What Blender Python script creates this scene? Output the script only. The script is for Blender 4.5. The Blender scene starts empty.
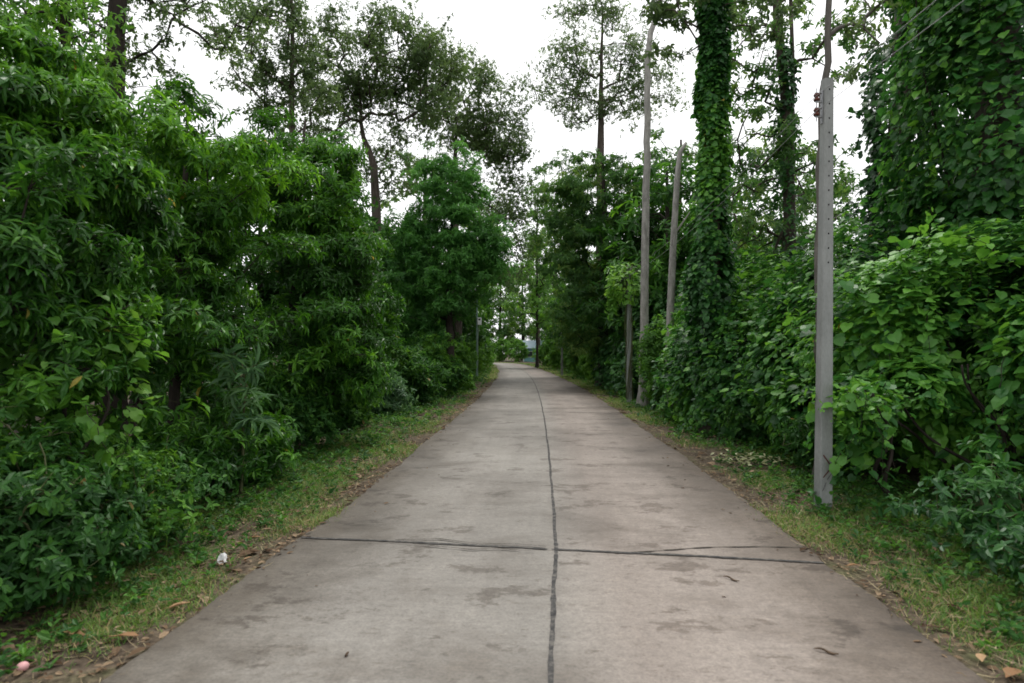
import bpy, bmesh, math, random
import numpy as np
from mathutils import Vector, Matrix

C = bpy.context.scene.collection
SC = bpy.context.scene
R = math.radians
F = 620.0          # focal length in pixels of the 1024-wide frame
H = 1.65           # eye height
HZ = 353.0         # row of the horizon

# ---------------------------------------------------------------- camera
cd = bpy.data.cameras.new('camera')
cam = bpy.data.objects.new('camera', cd); C.objects.link(cam)
cam.location = (0, 0, H); cam.rotation_euler = (R(90), 0, 0)
cd.sensor_width = 36; cd.lens = F / 1024 * 36
cd.shift_y = (HZ - 341.5) / 1024
cd.clip_start = 0.05; cd.clip_end = 2000
cd.dof.use_dof = True; cd.dof.focus_distance = 14; cd.dof.aperture_fstop = 2.2
SC.camera = cam

# ---------------------------------------------------------------- light
SUN_EL, SUN_AZ = 64, 12     # degrees; azimuth clockwise from +Y
w = bpy.data.worlds.new('World'); SC.world = w; w.use_nodes = True
nt = w.node_tree; nt.nodes.clear()
sky = nt.nodes.new('ShaderNodeTexSky'); sky.sky_type = 'NISHITA'; sky.sun_disc = False
sky.sun_elevation = R(SUN_EL); sky.sun_rotation = R(SUN_AZ)
sky.air_density = 1.0; sky.dust_density = 4.0; sky.ozone_density = 1.0
hs = nt.nodes.new('ShaderNodeHueSaturation'); hs.inputs['Saturation'].default_value = 0.12
mx = nt.nodes.new('ShaderNodeMix'); mx.data_type = 'RGBA'
mx.inputs[0].default_value = 0.6
mx.inputs[7].default_value = (8.2, 8.2, 8.3, 1)          # even cloud deck
bg = nt.nodes.new('ShaderNodeBackground'); bg.inputs['Strength'].default_value = 0.14
ow = nt.nodes.new('ShaderNodeOutputWorld')
nt.links.new(sky.outputs[0], hs.inputs['Color']); nt.links.new(hs.outputs[0], mx.inputs[6])
nt.links.new(mx.outputs[2], bg.inputs[0]); nt.links.new(bg.outputs[0], ow.inputs[0])
sd = bpy.data.lights.new('sun', 'SUN'); sd.energy = 1.5; sd.angle = R(18); sd.color = (1, .96, .9)
so = bpy.data.objects.new('sun', sd); C.objects.link(so); so.location = (0, 0, 40)
az, el = R(SUN_AZ), R(SUN_EL)
so.rotation_euler = Vector((math.sin(az)*math.cos(el), math.cos(az)*math.cos(el), math.sin(el))).to_track_quat('Z', 'Y').to_euler()
vs = SC.view_settings
SC.display_settings.display_device = 'sRGB'
vs.view_transform = 'Standard'; vs.look = 'None'; vs.exposure = 0.55; vs.gamma = 1; vs.use_curve_mapping = False
cy = SC.cycles
cy.max_bounces = 6; cy.diffuse_bounces = 3; cy.glossy_bounces = 2; cy.transmission_bounces = 4; cy.transparent_max_bounces = 4
cy.use_denoising = True
cy.caustics_reflective = False; cy.caustics_refractive = False
cy.pixel_filter_type = 'BLACKMAN_HARRIS'; cy.filter_width = 1.7

# ---------------------------------------------------------------- helpers
def G(px, py):            # ground point seen at a pixel
    d = py - HZ
    return np.array([(px-512)*H/d, F*H/d, 0.0])
def P(px, py, Y):
    return np.array([(px-512)/F*Y, Y, H + (HZ-py)/F*Y])
def rng(s): return np.random.default_rng(s)
def norm(v): return v / np.maximum(np.linalg.norm(v, axis=-1, keepdims=True), 1e-9)

def make_mesh(name, V, loops, starts, mats, tint=None, midx=None, smooth=False, uv=None):
    me = bpy.data.meshes.new(name)
    V = np.asarray(V, np.float32); loops = np.asarray(loops, np.int32); starts = np.asarray(starts, np.int32)
    me.vertices.add(len(V)); me.vertices.foreach_set('co', V.ravel())
    me.loops.add(len(loops)); me.loops.foreach_set('vertex_index', loops)
    me.polygons.add(len(starts)); me.polygons.foreach_set('loop_start', starts)
    if midx is not None: me.polygons.foreach_set('material_index', np.asarray(midx, np.int32))
    me.polygons.foreach_set('use_smooth', np.full(len(starts), smooth, bool))
    if tint is not None:
        a = me.attributes.new('tint', 'FLOAT', 'FACE'); a.data.foreach_set('value', np.asarray(tint, np.float32))
    if uv is not None:
        l = me.uv_layers.new(name='UVMap'); l.data.foreach_set('uv', np.asarray(uv, np.float32)[loops].ravel())
    me.update(calc_edges=True)
    for m in (mats if isinstance(mats, (list, tuple)) else [mats]): me.materials.append(m)
    return me
def link(name, me, parent=None, loc=None):
    o = bpy.data.objects.new(name, me); C.objects.link(o)
    if parent: o.parent = parent
    if loc is not None: o.location = loc
    return o
def tag(o, label=None, cat=None, group=None, kind=None):
    if label: o['label'] = label
    if cat: o['category'] = cat
    if group: o['group'] = group
    if kind: o['kind'] = kind
    return o
def thing(name, label, cat, loc=(0, 0, 0), group=None, rz=0.0):
    o = bpy.data.objects.new(name, None); C.objects.link(o)
    o.empty_display_size = 0.2
    o.location = tuple(float(v) for v in loc); o.rotation_euler = (0, 0, rz)
    return tag(o, label, cat, group)
def dup(root, loc, rz=0.0, sc=1.0, label=None, group=None):
    r = root.copy(); C.objects.link(r)
    r.location = loc; r.rotation_euler = (0, 0, rz); r.scale = (sc, sc, sc) if not isinstance(sc, tuple) else sc
    if label: r['label'] = label
    if group: r['group'] = group
    for ch in list(root.children):
        c = ch.copy(); C.objects.link(c); c.parent = r
        for g in ch.children:
            d = g.copy(); C.objects.link(d); d.parent = c
    return r
def from_bm(name, bm, mat, parent=None, smooth=False):
    me = bpy.data.meshes.new(name); bm.normal_update(); bm.to_mesh(me); bm.free()
    for m in (mat if isinstance(mat, (list, tuple)) else [mat]): me.materials.append(m)
    if smooth:
        for p in me.polygons: p.use_smooth = True
    return link(name, me, parent)

# leaf outlines: (along, across, lift), two folded halves
LANCE = (np.array([[0,0,0],[.28,.36,.07],[.62,.42,.05],[1,0,-.16],[.28,-.36,.07],[.62,-.42,.05],[.5,0,.0]]),
         [[0,6,2,1],[6,3,2],[0,4,5,6],[6,5,3]])
HEART = (np.array([[0,0,0],[-.12,.24,.02],[.1,.48,.06],[.55,.46,.05],[1,0,-.16],[-.12,-.24,.02],[.1,-.48,.06],[.55,-.46,.05],[.45,0,-.02]]),
         [[0,8,3,2,1],[8,4,3],[0,5,6,7,8],[8,7,4]])
OVAL = (np.array([[0,0,0],[.3,.42,.06],[.7,.36,.03],[1,0,-.1],[.3,-.42,.06],[.7,-.36,.03]]),
        [[0,3,2,1],[0,4,5,3]])
DIAM = (np.array([[0,0,0],[.45,.5,.05],[1,0,-.06],[.45,-.5,.05]]), [[0,3,2,1]])
BLADE = (np.array([[0,.5,0],[0,-.5,0],[.55,.4,.05],[.55,-.4,.05],[1,0,.28]]), [[0,1,3,2],[2,3,4]])

def leaf_arrays(tpl, Pn, D, N, L, W):
    T, Fc = tpl
    D = norm(D); S = norm(np.cross(N, D)); N = np.cross(D, S)
    n = len(Pn); k = len(T)
    V = (Pn[:, None, :] + D[:, None, :]*(T[None, :, 0:1]*L[:, None, None])
         + S[:, None, :]*(T[None, :, 1:2]*W[:, None, None]) + N[:, None, :]*(T[None, :, 2:3]*L[:, None, None]))
    fl = np.concatenate([np.array(f) for f in Fc]); sz = np.array([len(f) for f in Fc]); st = np.concatenate([[0], np.cumsum(sz)[:-1]])
    loops = (fl[None, :] + (np.arange(n)*k)[:, None]).ravel()
    starts = (st[None, :] + (np.arange(n)*len(fl))[:, None]).ravel()
    return V.reshape(-1, 3), loops, starts, len(Fc)
def leaf_mesh(name, tpl, Pn, D, N, L, W, tint, mat):
    V, lo, st, nf = leaf_arrays(tpl, Pn, D, N, L, W)
    return make_mesh(name, V, lo, st, mat, tint=np.repeat(np.clip(tint, 0, 1), nf))

def tubes(chains, sides=6):
    """chains: list of (points (n,3), radii (n)). Returns V, loops, starts."""
    Vs, Ls, Ss = [], [], []; vo = 0; lo = 0
    ang = np.arange(sides)*2*math.pi/sides
    ca, sa = np.cos(ang), np.sin(ang)
    for pts, rad in chains:
        pts = np.asarray(pts, float); rad = np.asarray(rad, float)
        n = len(pts)
        t = np.empty_like(pts); t[1:-1] = pts[2:]-pts[:-2]; t[0] = pts[1]-pts[0]; t[-1] = pts[-1]-pts[-2]
        t = norm(t)
        ref = np.array([1.0, .13, .07]) if abs(t[0][2]) > .6 else np.array([0.0, .1, 1.0])
        a = norm(np.cross(t, ref)); b = np.cross(t, a)
        V = pts[:, None, :] + rad[:, None, None]*(a[:, None, :]*ca[None, :, None] + b[:, None, :]*sa[None, :, None])
        Vs.append(V.reshape(-1, 3))
        i = np.arange(n-1)[:, None]*sides; j = np.arange(sides)[None, :]; j2 = (j+1) % sides
        q = np.stack([i+j, i+j2, i+sides+j2, i+sides+j], -1).reshape(-1, 4) + vo
        Ls.append(q.ravel()); Ss.append(np.arange(len(q))*4 + lo)
        lo += q.size
        cap = np.arange(sides) + vo + (n-1)*sides
        Ls.append(cap); Ss.append(np.array([lo])); lo += sides
        vo += n*sides
    return np.concatenate(Vs), np.concatenate(Ls), np.concatenate(Ss)
def tube_sets(sets):
    Vs, Ls, Ss = [], [], []; vo = lo = 0
    for ch, sd_ in sets:
        V, l, s = tubes(ch, sd_); Vs.append(V); Ls.append(l+vo); Ss.append(s+lo); vo += len(V); lo += len(l)
    return np.concatenate(Vs), np.concatenate(Ls), np.concatenate(Ss)
def tube_obj(name, chains, mat, parent, sides=6, smooth=True):
    V, l, s = tube_sets(chains) if isinstance(sides, str) else tubes(chains, sides)
    return link(name, make_mesh(name, V, l, s, mat, smooth=smooth), parent)

def lumps(seed, k=6, f=1.0):
    r = rng(seed); K = r.normal(size=(k, 3))*f; ph = r.uniform(0, 6.28, k)
    return lambda p: np.sin(p @ K.T + ph).sum(-1)/math.sqrt(k)

# ---------------------------------------------------------------- materials
def new_mat(name):
    m = bpy.data.materials.new(name); m.use_nodes = True
    n = m.node_tree; n.nodes.clear()
    return m, n, (lambda t: n.nodes.new('ShaderNode'+t)), n.links.new
def ramp(node, stops):
    e = node.color_ramp.elements
    e[0].position, e[0].color = stops[0][0], (*stops[0][1], 1)
    e[1].position, e[1].color = stops[-1][0], (*stops[-1][1], 1)
    for p, c in stops[1:-1]:
        x = e.new(p); x.color = (*c, 1)
def leaf_mat(name, dark, mid, light, tr=.3, rough=.45, spec=.35, yellow=None):
    m, n, N, Lk = new_mat(name)
    at = N('Attribute'); at.attribute_name = 'tint'
    cr = N('ValToRGB'); st = [(0, dark), (.5, mid), (.97, light)]
    if yellow: st.append((1, yellow))
    ramp(cr, st)
    p = N('BsdfPrincipled'); p.inputs['Roughness'].default_value = rough; p.inputs['Specular IOR Level'].default_value = spec
    t = N('BsdfTranslucent'); hv = N('HueSaturation'); hv.inputs['Hue'].default_value = .485; hv.inputs['Value'].default_value = 1.7; hv.inputs['Saturation'].default_value = 1.05
    ms = N('MixShader'); ms.inputs[0].default_value = tr
    o = N('OutputMaterial')
    Lk(at.outputs['Fac'], cr.inputs[0]); Lk(cr.outputs[0], p.inputs['Base Color']); Lk(cr.outputs[0], hv.inputs['Color'])
    Lk(hv.outputs[0], t.inputs['Color']); Lk(p.outputs[0], ms.inputs[1]); Lk(t.outputs[0], ms.inputs[2]); Lk(ms.outputs[0], o.inputs[0])
    return m
def rough_mat(name, cols, scale=6, stretch=(1, 1, 1), bump=.3, rough=.85, detail=6, fine=60, dist=.02):
    m, n, N, Lk = new_mat(name)
    tc = N('TexCoord'); mp = N('Mapping'); mp.inputs['Scale'].default_value = stretch
    nz = N('TexNoise'); nz.inputs['Scale'].default_value = scale; nz.inputs['Detail'].default_value = detail; nz.inputs['Roughness'].default_value = .62
    n2 = N('TexNoise'); n2.inputs['Scale'].default_value = fine; n2.inputs['Detail'].default_value = 4
    ma = N('Math'); ma.operation = 'MULTIPLY_ADD'; ma.inputs[1].default_value = .35
    sb = N('Math'); sb.operation = 'SUBTRACT'; sb.inputs[1].default_value = .175
    cr = N('ValToRGB'); ramp(cr, cols)
    p = N('BsdfPrincipled'); p.inputs['Roughness'].default_value = rough; p.inputs['Specular IOR Level'].default_value = .2
    bp = N('Bump'); bp.inputs['Strength'].default_value = bump; bp.inputs['Distance'].default_value = dist
    o = N('OutputMaterial')
    Lk(tc.outputs['Object'], mp.inputs[0]); Lk(mp.outputs[0], nz.inputs['Vector']); Lk(mp.outputs[0], n2.inputs['Vector'])
    Lk(n2.outputs[0], ma.inputs[0]); Lk(nz.outputs[0], ma.inputs[2]); Lk(ma.outputs[0], sb.inputs[0]); Lk(sb.outputs[0], cr.inputs[0])
    Lk(cr.outputs[0], p.inputs['Base Color']); Lk(ma.outputs[0], bp.inputs['Height']); Lk(bp.outputs[0], p.inputs['Normal']); Lk(p.outputs[0], o.inputs[0])
    return m
def plain_mat(name, col, rough=.6, metal=0, var=.25):
    a = tuple(c*(1-var) for c in col); b = tuple(min(1, c*(1+var)) for c in col)
    m = rough_mat(name, [(.3, a), (.7, b)], scale=9, bump=.08, rough=rough)
    for nn in m.node_tree.nodes:
        if nn.type == 'BSDF_PRINCIPLED': nn.inputs['Metallic'].default_value = metal
    return m

M = {}
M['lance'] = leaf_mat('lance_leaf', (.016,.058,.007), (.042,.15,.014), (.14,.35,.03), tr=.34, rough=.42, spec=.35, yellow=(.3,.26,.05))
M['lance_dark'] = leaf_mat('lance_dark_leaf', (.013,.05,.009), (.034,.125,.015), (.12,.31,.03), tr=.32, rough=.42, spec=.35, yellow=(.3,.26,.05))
M['mango'] = leaf_mat('mango_leaf', (.03,.105,.022), (.058,.19,.034), (.10,.28,.05), tr=.38, rough=.42)
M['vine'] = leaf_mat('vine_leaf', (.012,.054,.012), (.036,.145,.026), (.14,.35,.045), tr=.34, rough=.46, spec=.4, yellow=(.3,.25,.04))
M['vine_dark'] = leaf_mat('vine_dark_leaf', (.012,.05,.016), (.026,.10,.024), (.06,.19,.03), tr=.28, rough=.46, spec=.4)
M['tall'] = leaf_mat('tall_tree_leaf', (.045,.085,.03), (.075,.13,.042), (.125,.20,.055), tr=.42, rough=.55, spec=.3)
M['feather'] = leaf_mat('feather_leaf', (.032,.09,.022), (.06,.16,.032), (.16,.26,.05), tr=.36, rough=.5)
M['bright'] = leaf_mat('bright_leaf', (.05,.14,.02), (.09,.24,.03), (.18,.36,.055), tr=.38, rough=.48)
M['shrub'] = leaf_mat('shrub_leaf', (.014,.055,.012), (.036,.12,.02), (.11,.26,.03), tr=.32, rough=.5, spec=.22, yellow=(.22,.17,.06))
M['grey_leaf'] = leaf_mat('pale_shrub_leaf', (.04,.10,.045), (.075,.17,.065), (.15,.28,.09), tr=.28, rough=.5)
M['grass'] = leaf_mat('grass_blade', (.05,.11,.016), (.09,.19,.028), (.17,.26,.05), tr=.33, rough=.6, yellow=(.3,.25,.11))
M['litter'] = leaf_mat('dead_leaf_litter', (.06,.035,.02), (.15,.10,.06), (.30,.22,.14), tr=.1, rough=.8, spec=.15)
M['dead_leaf'] = leaf_mat('dry_leaf', (.22,.12,.06), (.30,.18,.09), (.38,.25,.14), tr=.1, rough=.75, spec=.2)
M['bark'] = rough_mat('bark', [(.25, (.035,.028,.022)), (.55, (.075,.062,.05)), (.8, (.14,.12,.1))], scale=5, stretch=(2.5, 2.5, .5), bump=.8, fine=25)
M['bark_dark'] = rough_mat('bark_dark', [(.25, (.018,.014,.012)), (.6, (.04,.032,.027)), (.85, (.075,.062,.05))], scale=5, stretch=(2.5, 2.5, .5), bump=.8, fine=25)
M['bark_grey'] = rough_mat('bark_grey', [(.28, (.13,.123,.11)), (.5, (.27,.26,.24)), (.75, (.42,.405,.375))], scale=4, stretch=(2, 2, .5), bump=.6, fine=30)
M['bark_mid'] = rough_mat('bark_mid', [(.25, (.06,.054,.047)), (.55, (.12,.11,.098)), (.8, (.19,.178,.16))], scale=5, stretch=(2.5, 2.5, .5), bump=.7, fine=25)
M['stem'] = rough_mat('green_stem', [(.3, (.05,.06,.025)), (.7, (.10,.11,.05))], scale=8, bump=.3)
M['pole_concrete'] = rough_mat('pole_concrete', [(.2, (.155,.163,.158)), (.5, (.245,.257,.248)), (.8, (.34,.352,.342))], scale=4, stretch=(1, 1, .35), bump=.25, fine=70, dist=.006)
M['hole'] = plain_mat('hole_dark', (.02, .02, .02))
M['ceramic'] = plain_mat('brown_ceramic', (.10, .035, .025), rough=.25)
M['steel'] = plain_mat('galvanised_steel', (.35, .36, .37), rough=.5, metal=.7)
M['wire'] = plain_mat('aluminium_wire', (.30, .30, .31), rough=.5, metal=.4)
M['red_paint'] = plain_mat('faded_red_paint', (.085, .03, .025), rough=.85)
M['green_steel'] = plain_mat('green_painted_steel', (.16, .24, .2), rough=.5)
M['white_box'] = plain_mat('white_plastic', (.72, .73, .74), rough=.5, var=.06)
M['sealant'] = rough_mat('joint_sealant', [(.28, (.028,.028,.029)), (.5, (.062,.06,.058)), (.68, (.15,.14,.125))], scale=16, bump=.5, fine=120, dist=.004, rough=.95)
M['crack'] = rough_mat('crack_dirt', [(.3, (.03,.026,.022)), (.7, (.075,.065,.055))], scale=20, bump=.3, rough=.95)
M['paper'] = plain_mat('white_paper', (.6, .6, .6), rough=.7, var=.05)
M['pink'] = plain_mat('pink_plastic', (.62, .34, .34), rough=.5, var=.1)
M['twig'] = rough_mat('twig_bark', [(.3, (.05,.033,.022)), (.7, (.13,.09,.06))], scale=20, bump=.3)

# ---------------------------------------------------------------- road line
CY = np.array([-40, -5, 3.1, 5.3, 9, 15, 22, 32, 42, 54, 68, 80, 90, 98, 105, 111, 116, 119])
CX = np.array([-1.4, -.15, .16, .30, .50, .74, .97, 1.12, 1.15, .95, .55, .15, -.5, -1.8, -4.6, -9.5, -17, -27])
HW = 2.2
def catmull(xs, ys, x):
    m = np.gradient(ys, xs); i = np.clip(np.searchsorted(xs, x)-1, 0, len(xs)-2)
    h = xs[i+1]-xs[i]; t = (x-xs[i])/h
    return ((2*t**3-3*t**2+1)*ys[i] + (t**3-2*t**2+t)*h*m[i] + (-2*t**3+3*t**2)*ys[i+1] + (t**3-t**2)*h*m[i+1])
def road_x(y): return catmull(CY, CX, np.clip(np.asarray(y, float), -40, 118.9))
RP = []                          # road centre path with arc length
ys = np.concatenate([np.linspace(-40, 0, 60, endpoint=False), np.linspace(0, 14, 280, endpoint=False), np.linspace(14, 60, 300), np.linspace(60.5, 118.9, 120)])
RPts = np.stack([road_x(ys), ys], 1)
tg = np.gradient(RPts, axis=0); tg /= np.linalg.norm(tg, axis=1, keepdims=True)
RN = np.stack([tg[:, 1], -tg[:, 0]], 1)
RS = np.concatenate([[0], np.cumsum(np.linalg.norm(np.diff(RPts, axis=0), axis=1))])

def road_offset(x, y):           # signed distance from road centre line (nearest sample)
    q = np.stack([x, y], -1).reshape(-1, 2)
    out = np.empty(len(q))
    for s in range(0, len(q), 4000):
        d = q[s:s+4000, None, :] - RPts[None]
        k = np.argmin((d**2).sum(-1), 1)
        out[s:s+4000] = (d[np.arange(len(k)), k]*RN[k]).sum(-1)
    return out.reshape(np.shape(x))
gl1, gl2, gl3, gl4 = lumps(5, 6, .9), lumps(6, 6, 3.2), lumps(7, 7, 1.6), lumps(8, 7, 7)
def ground_z(x, y):
    x = np.asarray(x, float); y = np.asarray(y, float)
    off = np.abs(road_offset(x, y))
    p = np.stack([x, y, 0*x], -1)
    b = .02*gl2(p) + .04*gl1(p)
    t = np.clip((off-HW)/1.2, 0, 1)
    e = off - HW                       # soil heaped on and against the slab edge in places
    heap = np.clip(gl3(p) + .5*gl4(p) - .15, -1, 1.2)*.018*np.exp(-(e/.16)**2)
    out = np.where(e < 0, -.012 - .12*np.clip(-e, 0, .4), -.012 - .04*(1-np.exp(-e*3)) + b*t) + heap
    return np.where(e < -.3, -.05, out)

# ground
def build_ground():
    xs = np.unique(np.concatenate([np.linspace(-400, -30, 12), np.linspace(-30, -8, 30), np.linspace(-8, -4, 20), np.linspace(-4, 5.5, 200), np.linspace(5.5, 8, 14), np.linspace(8, 30, 30), np.linspace(30, 400, 12)]))
    yy = np.unique(np.concatenate([np.linspace(-60, -2, 20), np.linspace(-2, 12, 240), np.linspace(12, 30, 130), np.linspace(30, 140, 220), np.linspace(140, 700, 14)]))
    X, Y = np.meshgrid(xs, yy); Z = ground_z(X, Y)
    V = np.stack([X, Y, Z], -1).reshape(-1, 3)
    nx, ny = len(xs), len(yy)
    i = np.arange(ny-1)[:, None]*nx; j = np.arange(nx-1)[None, :]
    q = np.stack([i+j, i+j+1, i+nx+j+1, i+nx+j], -1).reshape(-1, 4)
    m, n, N, Lk = new_mat('verge_soil')
    tc = N('TexCoord'); n1 = N('TexNoise'); n1.inputs['Scale'].default_value = 1.6; n1.inputs['Detail'].default_value = 8; n1.inputs['Roughness'].default_value = .65
    n2 = N('TexNoise'); n2.inputs['Scale'].default_value = 22; n2.inputs['Detail'].default_value = 6
    c1 = N('ValToRGB'); ramp(c1, [(.3, (.055,.042,.03)), (.5, (.11,.085,.06)), (.68, (.075,.09,.035))])
    c2 = N('ValToRGB'); ramp(c2, [(.3, (.35,.35,.35)), (.7, (1.3,1.3,1.3))])
    mm = N('Mix'); mm.data_type = 'RGBA'; mm.blend_type = 'MULTIPLY'; mm.inputs[0].default_value = 1
    p = N('BsdfPrincipled'); p.inputs['Roughness'].default_value = .95; p.inputs['Specular IOR Level'].default_value = .15
    bp = N('Bump'); bp.inputs['Strength'].default_value = .7; bp.inputs['Distance'].default_value = .03
    o = N('OutputMaterial')
    Lk(tc.outputs['Object'], n1.inputs['Vector']); Lk(tc.outputs['Object'], n2.inputs['Vector'])
    Lk(n1.outputs[0], c1.inputs[0]); Lk(n2.outputs[0], c2.inputs[0]); Lk(c1.outputs[0], mm.inputs[6]); Lk(c2.outputs[0], mm.inputs[7])
    Lk(mm.outputs[2], p.inputs['Base Color']); Lk(n2.outputs[0], bp.inputs['Height']); Lk(bp.outputs[0], p.inputs['Normal']); Lk(p.outputs[0], o.inputs[0])
    g = link('ground', make_mesh('ground', V, q.ravel(), np.arange(len(q))*4, m, smooth=True))
    tag(g, kind='structure')
build_ground()

def road_material():
    m, n, N, Lk = new_mat('worn_concrete')
    uv = N('UVMap'); uv.uv_map = 'UVMap'
    sx = N('SeparateXYZ'); Lk(uv.outputs[0], sx.inputs[0])
    def noise(scale, detail, rough, stretch):
        mp = N('Mapping'); mp.inputs['Scale'].default_value = stretch; Lk(uv.outputs[0], mp.inputs[0])
        nz = N('TexNoise'); nz.inputs['Scale'].default_value = scale; nz.inputs['Detail'].default_value = detail; nz.inputs['Roughness'].default_value = rough
        Lk(mp.outputs[0], nz.inputs['Vector']); return nz.outputs[0]
    def rmp(sock, stops):
        c = N('ValToRGB'); ramp(c, stops); Lk(sock, c.inputs[0]); return c.outputs[0]
    def mix(a, b, fac, mode='MIX'):
        x = N('Mix'); x.data_type = 'RGBA'; x.blend_type = mode
        if isinstance(fac, float): x.inputs[0].default_value = fac
        else: Lk(fac, x.inputs[0])
        for s, k in ((a, 6), (b, 7)):
            if isinstance(s, tuple): x.inputs[k].default_value = (*s, 1)
            else: Lk(s, x.inputs[k])
        return x.outputs[2]
    def g(v): return (v, v, v)
    base = rmp(noise(.45, 6, .6, (1, .7, 1)), [(.3, (.150,.139,.122)), (.5, (.205,.191,.170)), (.7, (.252,.237,.212))])
    # warmer lane on one side of the centre joint
    lane = rmp(sx.outputs[0], [(.0, g(0)), (.55, g(1))])
    base = mix(base, (1.06, .975, .95), lane, 'MULTIPLY')
    broom = rmp(noise(3.2, 6, .75, (.5, 6, 1)), [(.3, g(.86)), (.7, g(1.10))])
    base = mix(base, broom, .6, 'MULTIPLY')
    tyre = rmp(noise(1.1, 4, .6, (2.5, .12, 1)), [(.35, g(.87)), (.65, g(1.06))])
    base = mix(base, tyre, .7, 'MULTIPLY')
    grit = rmp(noise(55, 5, .75, (1, 1, 1)), [(.3, g(.62)), (.5, g(1.0)), (.72, g(1.28))])
    base = mix(base, grit, .8, 'MULTIPLY')
    # damp dark patches lying across the road
    st1 = rmp(noise(1.0, 8, .7, (.8, 1.15, 1)), [(.47, g(0)), (.64, g(1))])
    base = mix(base, (.60, .565, .53), st1, 'MULTIPLY')
    st2 = rmp(noise(1.7, 9, .74, (.85, 1.2, 1)), [(.555, g(0)), (.595, g(1))])
    base = mix(base, (.60, .57, .545), st2, 'MULTIPLY')
    mot = rmp(noise(16, 8, .8, (1, 1.3, 1)), [(.34, g(.72)), (.5, g(1)), (.64, g(1.2))])
    base = mix(base, mot, .85, 'MULTIPLY')
    st3 = rmp(noise(6.5, 9, .78, (.8, 1.4, 1)), [(.565, g(0)), (.62, g(1))])
    base = mix(base, (.72, .70, .67), st3, 'MULTIPLY')
    st4 = rmp(noise(5, 8, .75, (.6, 2.2, 1)), [(.56, g(0)), (.68, g(1))])
    base = mix(base, (1.17, 1.16, 1.14), st4, 'MULTIPLY')
    # grime and soil along both edges
    ab = N('Math'); ab.operation = 'ABSOLUTE'; Lk(sx.outputs[0], ab.inputs[0])
    ad = N('Math'); ad.operation = 'MULTIPLY_ADD'; ad.inputs[1].default_value = 1.5; Lk(noise(1.3, 7, .7, (1, .6, 1)), ad.inputs[0]); Lk(ab.outputs[0], ad.inputs[2])
    ed = rmp(ad.outputs[0], [(0, g(0)), (1, g(1))])
    mr = N('MapRange'); mr.inputs[1].default_value = 1.95; mr.inputs[2].default_value = 2.95; Lk(ad.outputs[0], mr.inputs[0])
    base = mix(base, (.40, .36, .31), mr.outputs[0], 'MULTIPLY')
    p = N('BsdfPrincipled'); p.inputs['Specular IOR Level'].default_value = .45
    rr = N('MapRange'); rr.inputs[1].default_value = 0; rr.inputs[2].default_value = 1; rr.inputs[3].default_value = .78; rr.inputs[4].default_value = .55
    Lk(st1, rr.inputs[0]); Lk(rr.outputs[0], p.inputs['Roughness'])
    hb = mix(noise(55, 5, .75, (1, 1, 1)), noise(3.2, 5, .7, (.35, 9, 1)), .5)
    bp = N('Bump'); bp.inputs['Strength'].default_value = .35; bp.inputs['Distance'].default_value = .008
    Lk(hb, bp.inputs['Height']); Lk(bp.outputs[0], p.inputs['Normal']); Lk(base, p.inputs['Base Color'])
    o = N('OutputMaterial'); Lk(p.outputs[0], o.inputs[0])
    return m
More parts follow.
